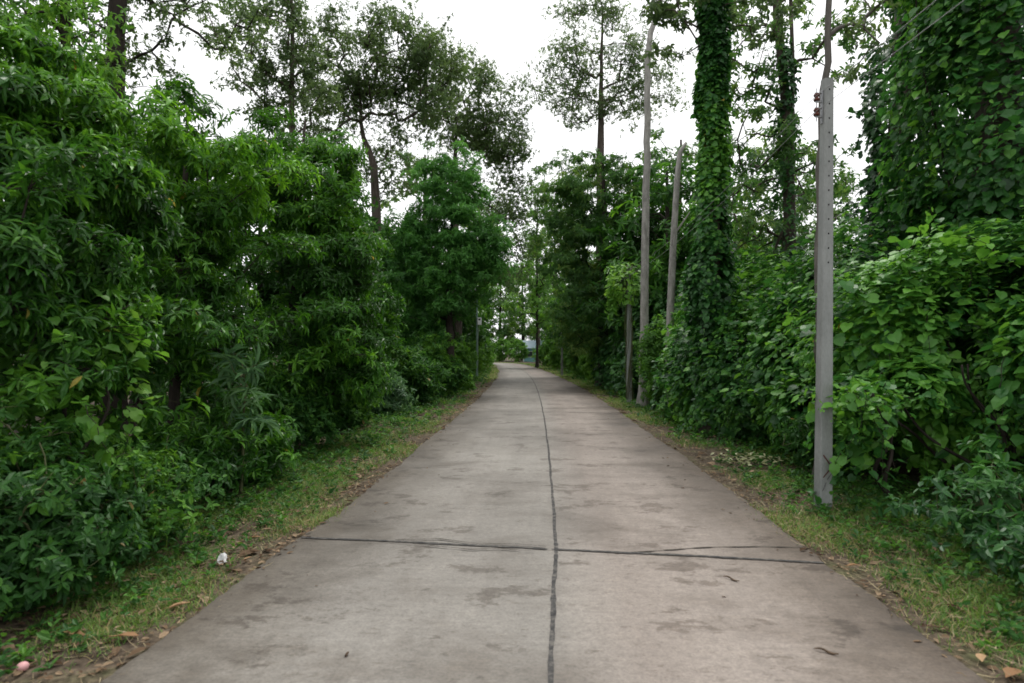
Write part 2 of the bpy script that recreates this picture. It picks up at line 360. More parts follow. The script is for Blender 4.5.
def build_road():
    r = rng(3)
    k = len(RPts); cols = np.linspace(-1, 1, 9)
    jit = lumps(11, 8, 1.2); jit2 = lumps(12, 8, 7)
    V, UV = [], []
    for i in range(k):
        for c in cols:
            o = c*HW
            if abs(c) == 1: o += .03*float(jit(np.array([[RS[i], c*7, 0]]))[0]) + c*min(0, .03*float(jit2(np.array([[RS[i], c*7, 0]]))[0])+.012) + r.normal()*.004
            q = RPts[i] + RN[i]*o
            V.append((q[0], q[1], 0.0)); UV.append((o, RS[i]))
    nc = len(cols); base = len(V)
    for i in range(k):                      # foot of the slab edges
        for c in (0, nc-1):
            v = V[i*nc+c]; V.append((v[0], v[1], -.14)); UV.append(UV[i*nc+c])
    qs = []
    for i in range(k-1):
        for c in range(nc-1): qs.append((i*nc+c, i*nc+c+1, (i+1)*nc+c+1, (i+1)*nc+c))
        a, b = base+2*i, base+2*i+2
        qs.append((i*nc, (i+1)*nc, b, a)); qs.append((i*nc+nc-1, a+1, b+1, (i+1)*nc+nc-1))
    q = np.array(qs)
    road = link('road', make_mesh('road', V, q.ravel(), np.arange(len(q))*4, road_material(), uv=UV))
    tag(road, kind='structure')
    def strip(name, pts, wd, mat, z=.004, seed=0, ww=.12):
        rr = rng(seed); pts = np.asarray(pts, float)
        seg = np.linalg.norm(np.diff(pts, axis=0), axis=1); s = np.concatenate([[0], np.cumsum(seg)])
        step = .03 if s[-1] < 8 else .05
        t = np.arange(0, s[-1], step); x = np.interp(t, s, pts[:, 0]); y = np.interp(t, s, pts[:, 1])
        w0 = lumps(seed+50, 5, 4)(np.stack([t, 0*t, 0*t], 1)); w1 = lumps(seed+51, 5, 14)(np.stack([t, 0*t, 0*t], 1))
        d = norm(np.stack([np.gradient(x), np.gradient(y)], 1)); nn = np.stack([d[:, 1], -d[:, 0]], 1)
        c = np.stack([x, y], 1) + nn*(w0[:, None]*.004 + w1[:, None]*.002)
        hw = wd/2*np.clip(1 + ww*w1 + .12*rr.normal(size=len(t)), .5, 1.6); hw[0] = hw[-1] = .003
        L, Rr = c+nn*hw[:, None], c-nn*hw[:, None]
        Vv = np.concatenate([np.c_[L, np.full(len(t), z)], np.c_[Rr, np.full(len(t), z)]])
        i = np.arange(len(t)-1); n = len(t)
        f = np.stack([i, i+1, i+1+n, i+n], 1)
        return link(name, make_mesh(name, Vv, f[:, ::-1].ravel(), np.arange(len(f))*4, mat), road)
    jy = np.array([-5, 3.1, 5.3, 8.75, 15.3, 24.4, 41, 60, 80, 95, 104])
    jx = np.array([.12, .195, .37, .54, .80, 1.06, 1.27, 1.0, .35, -1.0, -4.2])
    yy = np.linspace(-5, 104, 500)
    strip('joint_sealant', np.c_[catmull(jy, jx, yy), yy], .031, M['sealant'], seed=1)
    a, b, c_ = G(300, 538)[:2], G(551, 550)[:2], G(828, 564)[:2]
    strip('joint_sealant', [a, G(420, 543)[:2], G(520, 548)[:2], b], .036, M['sealant'], z=.008, seed=2)
    strip('joint_sealant', [b, G(690, 556)[:2], c_], .036, M['sealant'], z=.008, seed=3)
    strip('crack', [G(615, 554)[:2], G(660, 551)[:2], G(705, 548)[:2], G(760, 547)[:2], G(806, 548)[:2]], .016, M['crack'], z=.006, seed=4, ww=.6)
    strip('crack', [G(395, 541)[:2], G(440, 540)[:2], G(480, 545)[:2], G(515, 545)[:2], G(548, 548)[:2]], .018, M['crack'], z=.012, seed=5, ww=.6)
    strip('crack', [G(390, 543)[:2], G(470, 551)[:2], G(500, 550)[:2], G(535, 553)[:2]], .012, M['crack'], z=.014, seed=6, ww=.6)
    for i, yj in enumerate((17.2, 29.2)):
        k = int(np.argmin(np.abs(RPts[:, 1]-yj)))
        c0 = RPts[k]
        strip('joint_sealant', [c0-RN[k]*2.15, c0-RN[k]*.8+[0, .05], c0+RN[k]*2.15], .034, M['sealant'], z=.008, seed=20+i)
    return road
build_road()

# ---------------------------------------------------------------- vegetation engine
def ell_points(r, n, c, rad, shell=.45, lump=None, amp=.22, zmin=None):
    d = norm(r.normal(size=(n, 3)))
    k = shell + (1-shell)*r.uniform(size=(n, 1))**.6
    if lump is not None: k = k*(1+amp*lump(d*2.2)[:, None])
    p = np.array(c) + d*np.array(rad)*k
    if zmin is not None: p[:, 2] = np.maximum(p[:, 2], zmin + r.uniform(0, .25, n))
    return p
def grow(r, nodes, attract, step, bow=.12, up=.7, start_from=0):
    """nodes: list of positions (trunk, base first); returns node arrays with parents and chains to every attractor"""
    pos = [np.array(p, float) for p in nodes]; par = [i-1 for i in range(len(pos))]
    nt_ = len(pos)
    chains = []; tips = []
    arr = np.zeros((nt_ + len(attract)*14, 3)); arr[:nt_] = pos; cnt = nt_
    ax = np.array(pos[nt_//2])
    trunk = arr[:nt_].copy()
    dd = np.min(np.linalg.norm(attract[:, None, :]-trunk[None], axis=-1), axis=1)
    for ai in np.argsort(dd):
        p = attract[ai]
        v = p - arr[start_from:cnt]; L = np.linalg.norm(v, axis=1)+1e-6
        s = v[:, 2]/L
        cost = L*(1+up*np.clip(.25-s, 0, 2))
        j = start_from + int(np.argmin(cost)); q = arr[j].copy(); L = np.linalg.norm(p-q)
        n = int(min(12, max(2, round(L/step))))
        t = np.linspace(0, 1, n+1)[1:, None]
        ctrl = (p+q)/2 + np.array([0, 0, bow*L]) + r.normal(size=3)*.08*L
        pts = (1-t)**2*q + 2*t*(1-t)*ctrl + t*t*p
        idx = [j]
        for x in pts:
            arr[cnt] = x; par.append(idx[-1]); idx.append(cnt); cnt += 1
        chains.append(idx); tips.append(idx[-1])
    par = np.array(par); load = np.zeros(cnt)
    for t_ in tips:
        k = t_
        while k >= 0: load[k] += 1; k = par[k]
    return arr[:cnt], par, load, chains, tips, nt_
def whorls(r, tips, dirs, per_tip, spread, nleaf, L, Lv, aspect, droop, clump_t, cone=(50, 100), flat=.6):
    """leaf arrays: per_tip twig ends round each tip, nleaf leaves round each twig end"""
    n = len(tips)*per_tip
    c = np.repeat(tips, per_tip, 0); ct = np.repeat(clump_t, per_tip)
    off = r.normal(size=(n, 3)); off = norm(off)*r.uniform(.15, 1, (n, 1))**.6*spread*np.array([1, 1, flat])
    e = c + off
    ax = norm(norm(off)*.7 + np.repeat(dirs, per_tip, 0)*.5 + np.array([0, 0, .45]) + r.normal(size=(n, 3))*.25)
    ref = norm(np.cross(ax, r.normal(size=(n, 3)))); bi = np.cross(ax, ref)
    m = n*nleaf
    ang = (np.tile(np.arange(nleaf), n)*2.399 + np.repeat(r.uniform(0, 6.28, n), nleaf) + r.normal(size=m)*.25)
    al = np.radians(r.uniform(cone[0], cone[1], m))
    A = np.repeat(ax, nleaf, 0)
    rad = np.repeat(ref, nleaf, 0)*np.cos(ang)[:, None] + np.repeat(bi, nleaf, 0)*np.sin(ang)[:, None]
    D = A*np.cos(al)[:, None] + rad*np.sin(al)[:, None] + np.array([0, 0, -1.0])*droop*r.uniform(.3, 1.4, (m, 1))
    D = norm(D)
    Nn = A + np.array([0, 0, .8]) + r.normal(size=(m, 3))*.25
    base = np.repeat(e, nleaf, 0) - A*(r.uniform(0, 1, (m, 1))*L*.5)
    ln = L*np.clip(np.exp(r.normal(size=m)*Lv), .5, 1.5)
    tint = np.clip(.5 + 1.35*(.45*np.repeat(ct, nleaf) + .3*np.repeat(r.uniform(size=n), nleaf) + .25*r.uniform(size=m) - .5), 0, .96)
    tint[r.uniform(size=m) < .0015] = 1
    return base, D, Nn, ln, ln*aspect*np.exp(r.normal(size=m)*.12), tint, e, c

def tree(name, label, cat, base, trunk, blobs, leaf, leafmat, bark, seed, group=None, step=.5, r_tip=.006, per_tip=6, spread=.35,
         nleaf=7, L=.16, Lv=.2, aspect=.28, droop=.35, cone=(50, 100), crown_from=.25, bow=.12, amp=.22, shell=.45, flat=.6, sides=8,
         zmin=None, twigs=False, extra=None, power=.5, up=.7, crown_name='crown'):
    """trunk: [(dx, dy, z, radius)] from the base; blobs: [(dx, dy, z, rx, ry, rz, clumps)] in metres from the base"""
    r = rng(seed); lm = lumps(seed+1, 7, 1.3)
    root = thing(name, label, cat, base, group)
    tp = np.array(trunk, float)
    s = np.concatenate([[0], np.cumsum(np.linalg.norm(np.diff(tp[:, :3], axis=0), axis=1))])
    n = max(4, int(s[-1]/step)+1); t = np.linspace(0, s[-1], n)
    nodes = np.stack([np.interp(t, s, tp[:, k]) for k in range(3)], 1)
    nodes[1:-1, :2] += r.normal(size=(n-2, 2))*.012*min(3, s[-1])*.5
    rad_t = np.interp(t, s, tp[:, 3])
    att = np.concatenate([ell_points(r, b[6], b[:3], b[3:6], shell, lm, amp, zmin) for b in blobs])
    arr, par, load, chains, tips, nt_ = grow(r, nodes, att, step, bow, up, start_from=int(crown_from*n))
    rad = r_tip*np.maximum(load, 1)**power; rad[:nt_] = rad_t
    tr_rad = rad_t.copy(); flare = 1 + .6*np.exp(-nodes[:, 2]/.35)*(rad_t > .04)
    ch = []
    for idx in chains:
        rr = rad[idx].copy(); rr[0] = min(rad[idx[0]]*.8, rr[1]*1.15); rr[-1] *= .5
        ch.append((arr[idx], rr))
    tv = arr[tips]; dirs = norm(tv - arr[par[tips]])
    ct = np.clip(.5 + .28*lm(tv*1.1) + r.normal(size=len(tv))*.15, 0, 1)
    base_, D, Nn, ln, wd, tint, e, c = whorls(r, tv, dirs, per_tip, spread, nleaf, L, Lv, aspect, droop, ct, cone, flat)
    me = leaf_mesh(crown_name, leaf, base_, D, Nn, ln, wd, tint, leafmat)
    link(crown_name, me, root)
    sets = [([(nodes, tr_rad*flare)], max(8, sides)), (ch, 5)]
    if twigs: sets.append(([(np.stack([a, (a+b)/2+[0, 0, -.02], b]), np.array([.004, .0035, .002])) for a, b in zip(c, e)], 3))
    tube_obj('stem' if crown_name == 'foliage' else 'trunk', sets, bark, root, sides='mixed')
    return root

def px_blob(b, px, py, Y, rx, ry, n, deep=None):
    """blob from a picture ellipse at depth Y, made relative to base b"""
    c = P(px, py, Y) - np.array([b[0], b[1], 0])
    a = rx/F*Y
    return (c[0], c[1], c[2], a, a if deep is None else deep, ry/F*Y, n)

def vine_leaves(r, pts, nrm, L, Lv, aspect, lm, jitter=.38, upw=.9, tb=.5):
    m = len(pts)
    nn = norm(norm(nrm)*.75 + np.array([0, 0, upw]) + r.normal(size=(m, 3))*jitter)
    down = np.array([0, 0, -.55]) + nrm*.7 + r.normal(size=(m, 3))*.6
    D = norm(down - nn*(down*nn).sum(-1, keepdims=True))
    ln = L*np.clip(np.exp(r.normal(size=m)*Lv), .4, 1.5)
    tint = np.clip(tb + .26*lm(pts*1.6) + r.normal(size=m)*.2, 0, .96)
    y_ = r.uniform(size=m) < .0012; tint[y_] = 1; ln[y_] *= .7
    return pts, D, nn, ln, ln*aspect*np.exp(r.normal(size=m)*.1), tint
def vine_mass(name, label, cat, base, blobs, seed, mat, L=.13, dens=110, layers=((1, 1), (.9, .9), (.78, .8)), group=None, aspect=.95,
              amp=.22, runners=30, tpl=HEART, stems=10, tb=.5, lf=.9, upw=.9, gap=.7, strands=110, smallf=.35):
    """a mass of climbing vine: leaf layers over a lumpy body, loose runners and the stems that carry it. blobs in world metres"""
    r = rng(seed); root = thing(name, label, cat, base, group)
    b0 = np.array([base[0], base[1], base[2] if len(base) > 2 else 0.0])
    lm = lumps(seed+1, 8, lf); lm2 = lumps(seed+2, 8, 2.6); lt = lumps(seed+3, 6, .8); lg = lumps(seed+4, 8, 3.4)
    B = [np.array(b[:6], float) for b in blobs]
    out = []
    for (sc, dm) in layers:
        for bi, b in enumerate(B):
            c, rd = b[:3], b[3:6]
            area = 4*math.pi*(((rd[0]*rd[1])**1.6+(rd[0]*rd[2])**1.6+(rd[1]*rd[2])**1.6)/3)**(1/1.6)
            n = int(area*dens*dm)
            d = norm(r.normal(size=(n, 3))); pt0 = c + d*rd
            k = sc*(1 + amp*lm(pt0) + amp*.5*lm2(pt0))
            pt = c + d*rd*k[:, None] + r.normal(size=(n, 3))*.05
            keep = (pt[:, 2] > .02) & (r.uniform(size=n) < 1/(1+np.exp(-3*(lg(pt0*[1, 1, 1.25])+gap-(1-sc)*2))))
            for bj, o in enumerate(B):
                if bj != bi: keep &= (((pt-o[:3])/(o[3:6]*.8*sc))**2).sum(-1) > 1
            nr = norm(d/rd)
            out.append((pt[keep], nr[keep]))
    pts = np.concatenate([o[0] for o in out]); nrm = np.concatenate([o[1] for o in out])
    # loose runners with leaves along them
    rc = []; rp, rn = [], []; sp, sn = [], []
    for i in range(runners):
        j = r.integers(len(pts)//2)
        p = pts[j].copy(); v = norm(nrm[j]*.8 + np.array([0, 0, r.uniform(-.2, .7)]) + r.normal(size=3)*.3)
        path = [p - v*.1]
        for s in range(r.integers(4, 9)):
            path.append(path[-1] + v*.085); v = norm(v + np.array([0, 0, -.16]) + r.normal(size=3)*.12)
        path = np.array(path); path[:, 2] = np.maximum(path[:, 2], .03)
        rc.append((path-b0, np.linspace(.005, .002, len(path))))
        for q in path[1:]:
            for _ in range(2): rp.append(q + r.normal(size=3)*.03); rn.append(np.array([0, 0, .6]) + r.normal(size=3)*.6)
    if rp:
        pts = np.concatenate([pts, np.array(rp)]); nrm = np.concatenate([nrm, norm(np.array(rn))])
    for i in range(strands):                # strands hanging free of the mass
        j = r.integers(len(pts)//2)
        p = pts[j] + nrm[j]*r.uniform(.03, .14)
        if p[2] < .9: continue
        n = int(r.integers(6, 18)); path = [pts[j]-nrm[j]*.1, p]; sw = r.normal(size=2)*.02
        for k in range(n):
            path.append(path[-1] + np.array([sw[0]+r.normal()*.015, sw[1]+r.normal()*.015, -.075]))
        path = np.array(path); path = path[path[:, 2] > .1]
        if len(path) < 4: continue
        rc.append((path-b0, np.linspace(.004, .002, len(path))))
        q = np.repeat(path[1:], 2, 0); sp.append(q + r.normal(size=q.shape)*.035); sn.append(np.tile(nrm[j], (len(q), 1)) + r.normal(size=q.shape)*.4)
    if sp:
        pts = np.concatenate([pts]+sp); nrm = np.concatenate([nrm]+[norm(x) for x in sn])
    small = r.uniform(size=len(pts)) < smallf*(1+.8*lm2(pts))
    for sel, tp_, l_, as_, tbb in ((~small, tpl, L, aspect, tb), (small, OVAL, L*.62, .5, tb+.08)):
        a = vine_leaves(r, (pts-b0)[sel], nrm[sel], l_, .36, as_, lt, tb=tbb, upw=upw)
        link('foliage', leaf_mesh('foliage', tp_, *a[:5], a[5], mat), root)
    for i in range(stems):                  # carrying stems inside and hanging below
        b = B[i % len(B)]
        x, y = b[0] + r.normal()*b[3]*.4, b[1] + r.normal()*b[4]*.4
        zt = b[2] + b[5]*.6; n = 16; t = np.linspace(0, 1, n)
        ph = r.uniform(0, 6.28, 2); wob = .10*np.sin(math.pi*t)
        path = np.stack([b0[0] + (x-b0[0])*t**.7 + wob*np.sin(t*7+ph[0]), b0[1] + (y-b0[1])*t**.7 + wob*np.sin(t*6+ph[1]), -.03 + (zt+.03)*t], 1)
        path[0] = (b0[0], b0[1], -.03)
        rc.append((path-b0, np.linspace(.028, .010, n)))
    tube_obj('stem', rc, M['bark_dark'], root, sides=5)
    return root
def vine_sleeve(root, path, rad, seed, mat, L=.13, dens=150, tb=.5, name='vine_cover', z0=0.0, z1=99, bulge=.18, tpl=HEART, gap=.6, strands=140):
    r = rng(seed); path = np.asarray(path, float); lm = lumps(seed, 8, 1.6); lt = lumps(seed+3, 6, .8)
    s = np.concatenate([[0], np.cumsum(np.linalg.norm(np.diff(path, axis=0), axis=1))])
    n = int(s[-1]*2*math.pi*np.mean(rad)*dens*1.6)
    t = r.uniform(0, s[-1], n); c = np.stack([np.interp(t, s, path[:, k]) for k in range(3)], 1)
    a = r.uniform(0, 6.283, n); d = np.stack([np.cos(a), np.sin(a), np.zeros(n)], 1)
    rr = np.interp(t, s, rad)
    sc = np.where(r.uniform(size=n) < .6, 1, r.uniform(.45, 1, n))
    out = (rr*(1 + bulge*2*lm(c+d*.6)))*sc + np.abs(r.normal(size=n))*.04
    p = c + d*out[:, None]
    lg = lumps(seed+9, 8, 2.6)
    k = (p[:, 2] > z0) & (p[:, 2] < z1) & (r.uniform(size=n) < 1/(1+np.exp(-4*(lg(c*[1, 1, .8]+d*.5)+gap))))
    for i in range(strands):
        a0 = r.uniform(0, 6.283); z_ = r.uniform(.25, .98)*s[-1]; q = np.array([np.interp(z_, s, path[:, kk]) for kk in range(3)])
        o_ = np.interp(z_, s, rad)*r.uniform(1.1, 1.6); m_ = int(r.integers(5, 14))
        q = q + np.stack([np.full(m_, math.cos(a0)*o_) + np.cumsum(r.normal(size=m_)*.02), np.full(m_, math.sin(a0)*o_) + np.cumsum(r.normal(size=m_)*.02), -np.arange(m_)*.08], 1)
        q = np.repeat(q[q[:, 2] > .3], 3, 0)
        p = np.concatenate([p, q + r.normal(size=q.shape)*.05]); d = np.concatenate([d, np.tile([math.cos(a0), math.sin(a0), 0.0], (len(q), 1))]); k = np.concatenate([k, np.ones(len(q), bool)])
    A = vine_leaves(r, p[k], d[k], L, .36, .9, lt, tb=tb, upw=.7)
    link(name, leaf_mesh(name, tpl, *A[:5], A[5], mat), root)

ROADSIDE = 'roadside shrubs along the verges'
# ---------------------------------------------------------------- left bank
def left_bank():
    b = (-5.1, 5.6, 0)
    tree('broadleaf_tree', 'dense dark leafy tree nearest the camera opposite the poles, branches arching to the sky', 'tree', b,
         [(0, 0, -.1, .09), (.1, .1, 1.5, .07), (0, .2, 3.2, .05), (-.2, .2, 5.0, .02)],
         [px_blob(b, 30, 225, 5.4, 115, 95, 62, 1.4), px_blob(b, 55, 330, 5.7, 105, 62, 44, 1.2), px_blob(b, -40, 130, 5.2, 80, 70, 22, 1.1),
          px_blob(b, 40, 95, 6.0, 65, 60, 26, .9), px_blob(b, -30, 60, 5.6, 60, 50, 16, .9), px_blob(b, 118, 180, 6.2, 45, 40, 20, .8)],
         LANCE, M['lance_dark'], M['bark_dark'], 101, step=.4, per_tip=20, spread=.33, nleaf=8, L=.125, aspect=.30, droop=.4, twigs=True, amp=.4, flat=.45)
    b = (-4.75, 8.6, 0)
    tree('broadleaf_tree', 'bright green leafy tree with pointed whorled leaves, second from the camera on the bank', 'tree', b,
         [(0, 0, -.1, .08), (.1, 0, 1.6, .07), (.1, .1, 3.5, .05), (.2, .1, 5.0, .02)],
         [px_blob(b, 202, 165, 8.5, 62, 72, 52, 1.4), px_blob(b, 172, 255, 8.3, 85, 70, 58, 1.5), px_blob(b, 215, 325, 8.3, 70, 50, 36, 1.2), px_blob(b, 112, 145, 9.3, 58, 58, 36, 1.2)],
         LANCE, M['lance'], M['bark_dark'], 102, step=.4, per_tip=20, spread=.36, nleaf=8, L=.135, aspect=.28, droop=.35, twigs=True, amp=.4, flat=.45)
    b = (-4.5, 12.5, 0)
    tree('broadleaf_tree', 'bright green leafy tree leaning out over the verge before the conical tree', 'tree', b,
         [(0, 0, -.1, .1), (.1, 0, 2, .08), (.1, .1, 4.5, .06), (.3, .1, 6.4, .02)],
         [px_blob(b, 318, 185, 12.4, 52, 62, 55, 1.4), px_blob(b, 330, 260, 12, 60, 54, 58, 1.5), px_blob(b, 328, 332, 11.8, 60, 50, 50, 1.3), px_blob(b, 258, 175, 13, 45, 65, 40, 1.3), px_blob(b, 352, 375, 12, 36, 34, 24, .8)],
         LANCE, M['lance'], M['bark_dark'], 103, step=.5, per_tip=22, spread=.42, nleaf=8, L=.15, aspect=.28, droop=.35, twigs=True, amp=.4, flat=.45)
    b = (-7.4, 10.5, 0)
    tree('broadleaf_tree', 'leafy tree standing behind the front row, in the dip between the first two crowns', 'tree', b,
         [(0, 0, -.1, .1), (0, 0, 2.5, .08), (.1, .1, 5.2, .03)],
         [(0, 0, 4.2, 1.8, 1.5, 1.3, 90), (.2, -.2, 2.4, 1.9, 1.6, 1.4, 80)],
         LANCE, M['lance'], M['bark_dark'], 104, step=.5, per_tip=10, spread=.42, nleaf=8, L=.16, aspect=.28)
    b = (-5.6, 18, 0)
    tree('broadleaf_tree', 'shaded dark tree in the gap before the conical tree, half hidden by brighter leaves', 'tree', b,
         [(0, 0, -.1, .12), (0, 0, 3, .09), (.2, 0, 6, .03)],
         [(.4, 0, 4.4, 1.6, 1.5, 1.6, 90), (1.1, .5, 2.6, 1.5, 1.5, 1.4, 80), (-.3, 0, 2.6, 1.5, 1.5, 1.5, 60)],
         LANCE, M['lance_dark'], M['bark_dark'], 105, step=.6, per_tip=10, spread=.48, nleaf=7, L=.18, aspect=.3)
    b = (-2.62, 26.0, 0)
    tree('mango_tree', 'rounded conical tree with a short dark trunk standing at the verge before the street lamp', 'tree', b,
         [(0, 0, -.1, .19), (.03, 0, 1.6, .17), (-.05, .1, 4, .13), (.1, .1, 7, .07), (.1, .1, 9.2, .02)],
         [px_blob(b, 452, 190, 26, 34, 36, 80, 1.4), px_blob(b, 452, 240, 26, 50, 40, 140, 2.0), px_blob(b, 440, 292, 26, 44, 28, 90, 1.8), px_blob(b, 486, 254, 25.5, 25, 32, 60, 1.1), px_blob(b, 412, 250, 26, 25, 40, 60, 1.1), px_blob(b, 414, 335, 26, 24, 34, 40, 1.1)],
         OVAL, M['mango'], M['bark_dark'], 106, step=.6, per_tip=15, spread=.48, nleaf=8, L=.17, aspect=.3, droop=.5, crown_from=.3, shell=.5, amp=.3)
left_bank()

def shrubs_left():
    specs = [  # px centre, ground row, width m, height m, seed, material, leaf, L, aspect, label
        (-5, 610, 1.5, 1.1, 201, 'shrub', OVAL, .066, .5, 'low dark hedge shrub nearest the camera opposite the poles, beside the pink plastic scrap'),
        (96, 552, 1.45, 1.0, 202, 'shrub', OVAL, .066, .5, 'rounded low shrub with small oval leaves behind the largest brown fallen leaf'),
        (172, 500, 1.3, 1.0, 203, 'lance_dark', LANCE, .12, .32, 'dark narrow leaved shrub spreading behind the white paper scrap'),
        (246, 479, 1.1, 1.0, 204, 'lance', LANCE, .12, .32, 'fresh green shrub with pointed leaves in front of the star leaved plant'),
        (285, 447, 1.5, 1.25, 205, 'shrub', OVAL, .1, .5, 'low spreading shrub under the tree that leans over the verge'),
        (335, 428, 1.7, 1.3, 206, 'shrub', OVAL, .11, .5, 'leafy verge shrub under the far edge of the leaning bright tree'),
        (372, 415, 1.9, 1.3, 207, 'grey_leaf', OVAL, .12, .45, 'pale tangled shrub with brownish tips in front of the shaded dark tree'),
        (405, 405, 2.1, 2.0, 208, 'shrub', OVAL, .13, .5, 'bushy verge shrub short of the conical tree trunk'),
        (432, 396, 2.2, 2.0, 209, 'shrub', OVAL, .14, .5, 'rounded shrub covering the foot of the conical tree'),
        (448, 390, 2.0, 1.5, 210, 'bright', OVAL, .16, .5, 'lighter green shrub between the conical tree and the street lamp'),
    ]
    for px, py, wd, ht, sd_, mt, tp, L, asp, lab in specs:
        g = G(px, py); b = (g[0]-wd*.17, g[1]+.25, 0)
        nn = int(95*wd*ht*(1.7 if L < .07 else 1))
        tree('shrub', lab, 'shrub', b, [(0, 0, -.05, .03), (.03, 0, .3, .02)],
             [(0, 0, ht*.5, wd*.62, wd*.6, ht*.5, nn), (wd*.25, -.1, ht*.33, wd*.45, wd*.45, ht*.34, nn//2)],
             tp, M[mt], M['stem'], sd_, group=ROADSIDE, step=.2, r_tip=.003, per_tip=5, spread=.2*max(1, L/.1), nleaf=6, L=L, aspect=asp, droop=.3, cone=(45, 105),
             crown_from=.3, zmin=.06, shell=.3, amp=.3, crown_name='foliage')
    # filler row behind the front shrubs, partly seen between their tops
    rows = [(-4.9, 4.0, 1.9, 1.9, 221, 'tall dark shrub behind the hedge, cut by the picture edge'),
            (-4.7, 6.3, 1.8, 1.7, 222, 'dark understory shrub under the tree nearest the camera'),
            (-4.9, 10.3, 1.9, 1.8, 223, 'dark understory shrub in the shade between the two bright trees'),
            (-4.7, 14.8, 2.1, 2.0, 224, 'dark understory shrub behind the leaning bright tree'),
            (-4.6, 20.5, 2.3, 2.2, 225, 'dark understory shrub under the shaded dark tree'),
            (-5.0, 24.5, 2.6, 2.6, 226, 'dark understory shrub beside the trunk of the conical tree'),
            (-5.0, 30.5, 3, 3.2, 227, 'tall dark understory shrub just beyond the conical tree')]
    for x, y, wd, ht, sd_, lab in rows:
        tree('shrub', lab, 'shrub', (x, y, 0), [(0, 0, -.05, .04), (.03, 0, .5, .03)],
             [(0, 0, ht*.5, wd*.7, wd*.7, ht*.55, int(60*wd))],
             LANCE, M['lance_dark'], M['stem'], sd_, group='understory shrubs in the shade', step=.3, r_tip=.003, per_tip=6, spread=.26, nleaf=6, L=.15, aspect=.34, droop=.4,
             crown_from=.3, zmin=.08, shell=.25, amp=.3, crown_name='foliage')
    b = (P(241, 400, 7.5)[0], 7.5, 0)
    tree('cassava_plant', 'slender plant with star shaped whorls of long pale leaves rising from the shrubs', 'plant', b,
         [(0, 0, -.03, .02), (.05, 0, .9, .015), (.0, 0, 1.6, .01)],
         [(.02, -.1, 1.55, .28, .25, .28, 9), (.12, -.1, 1.1, .3, .25, .3, 6)],
         LANCE, M['grey_leaf'], M['stem'], 230, step=.2, r_tip=.004, per_tip=1, spread=.05, nleaf=10, L=.23, aspect=.19, droop=.25, cone=(60, 100), crown_name='foliage')
shrubs_left()

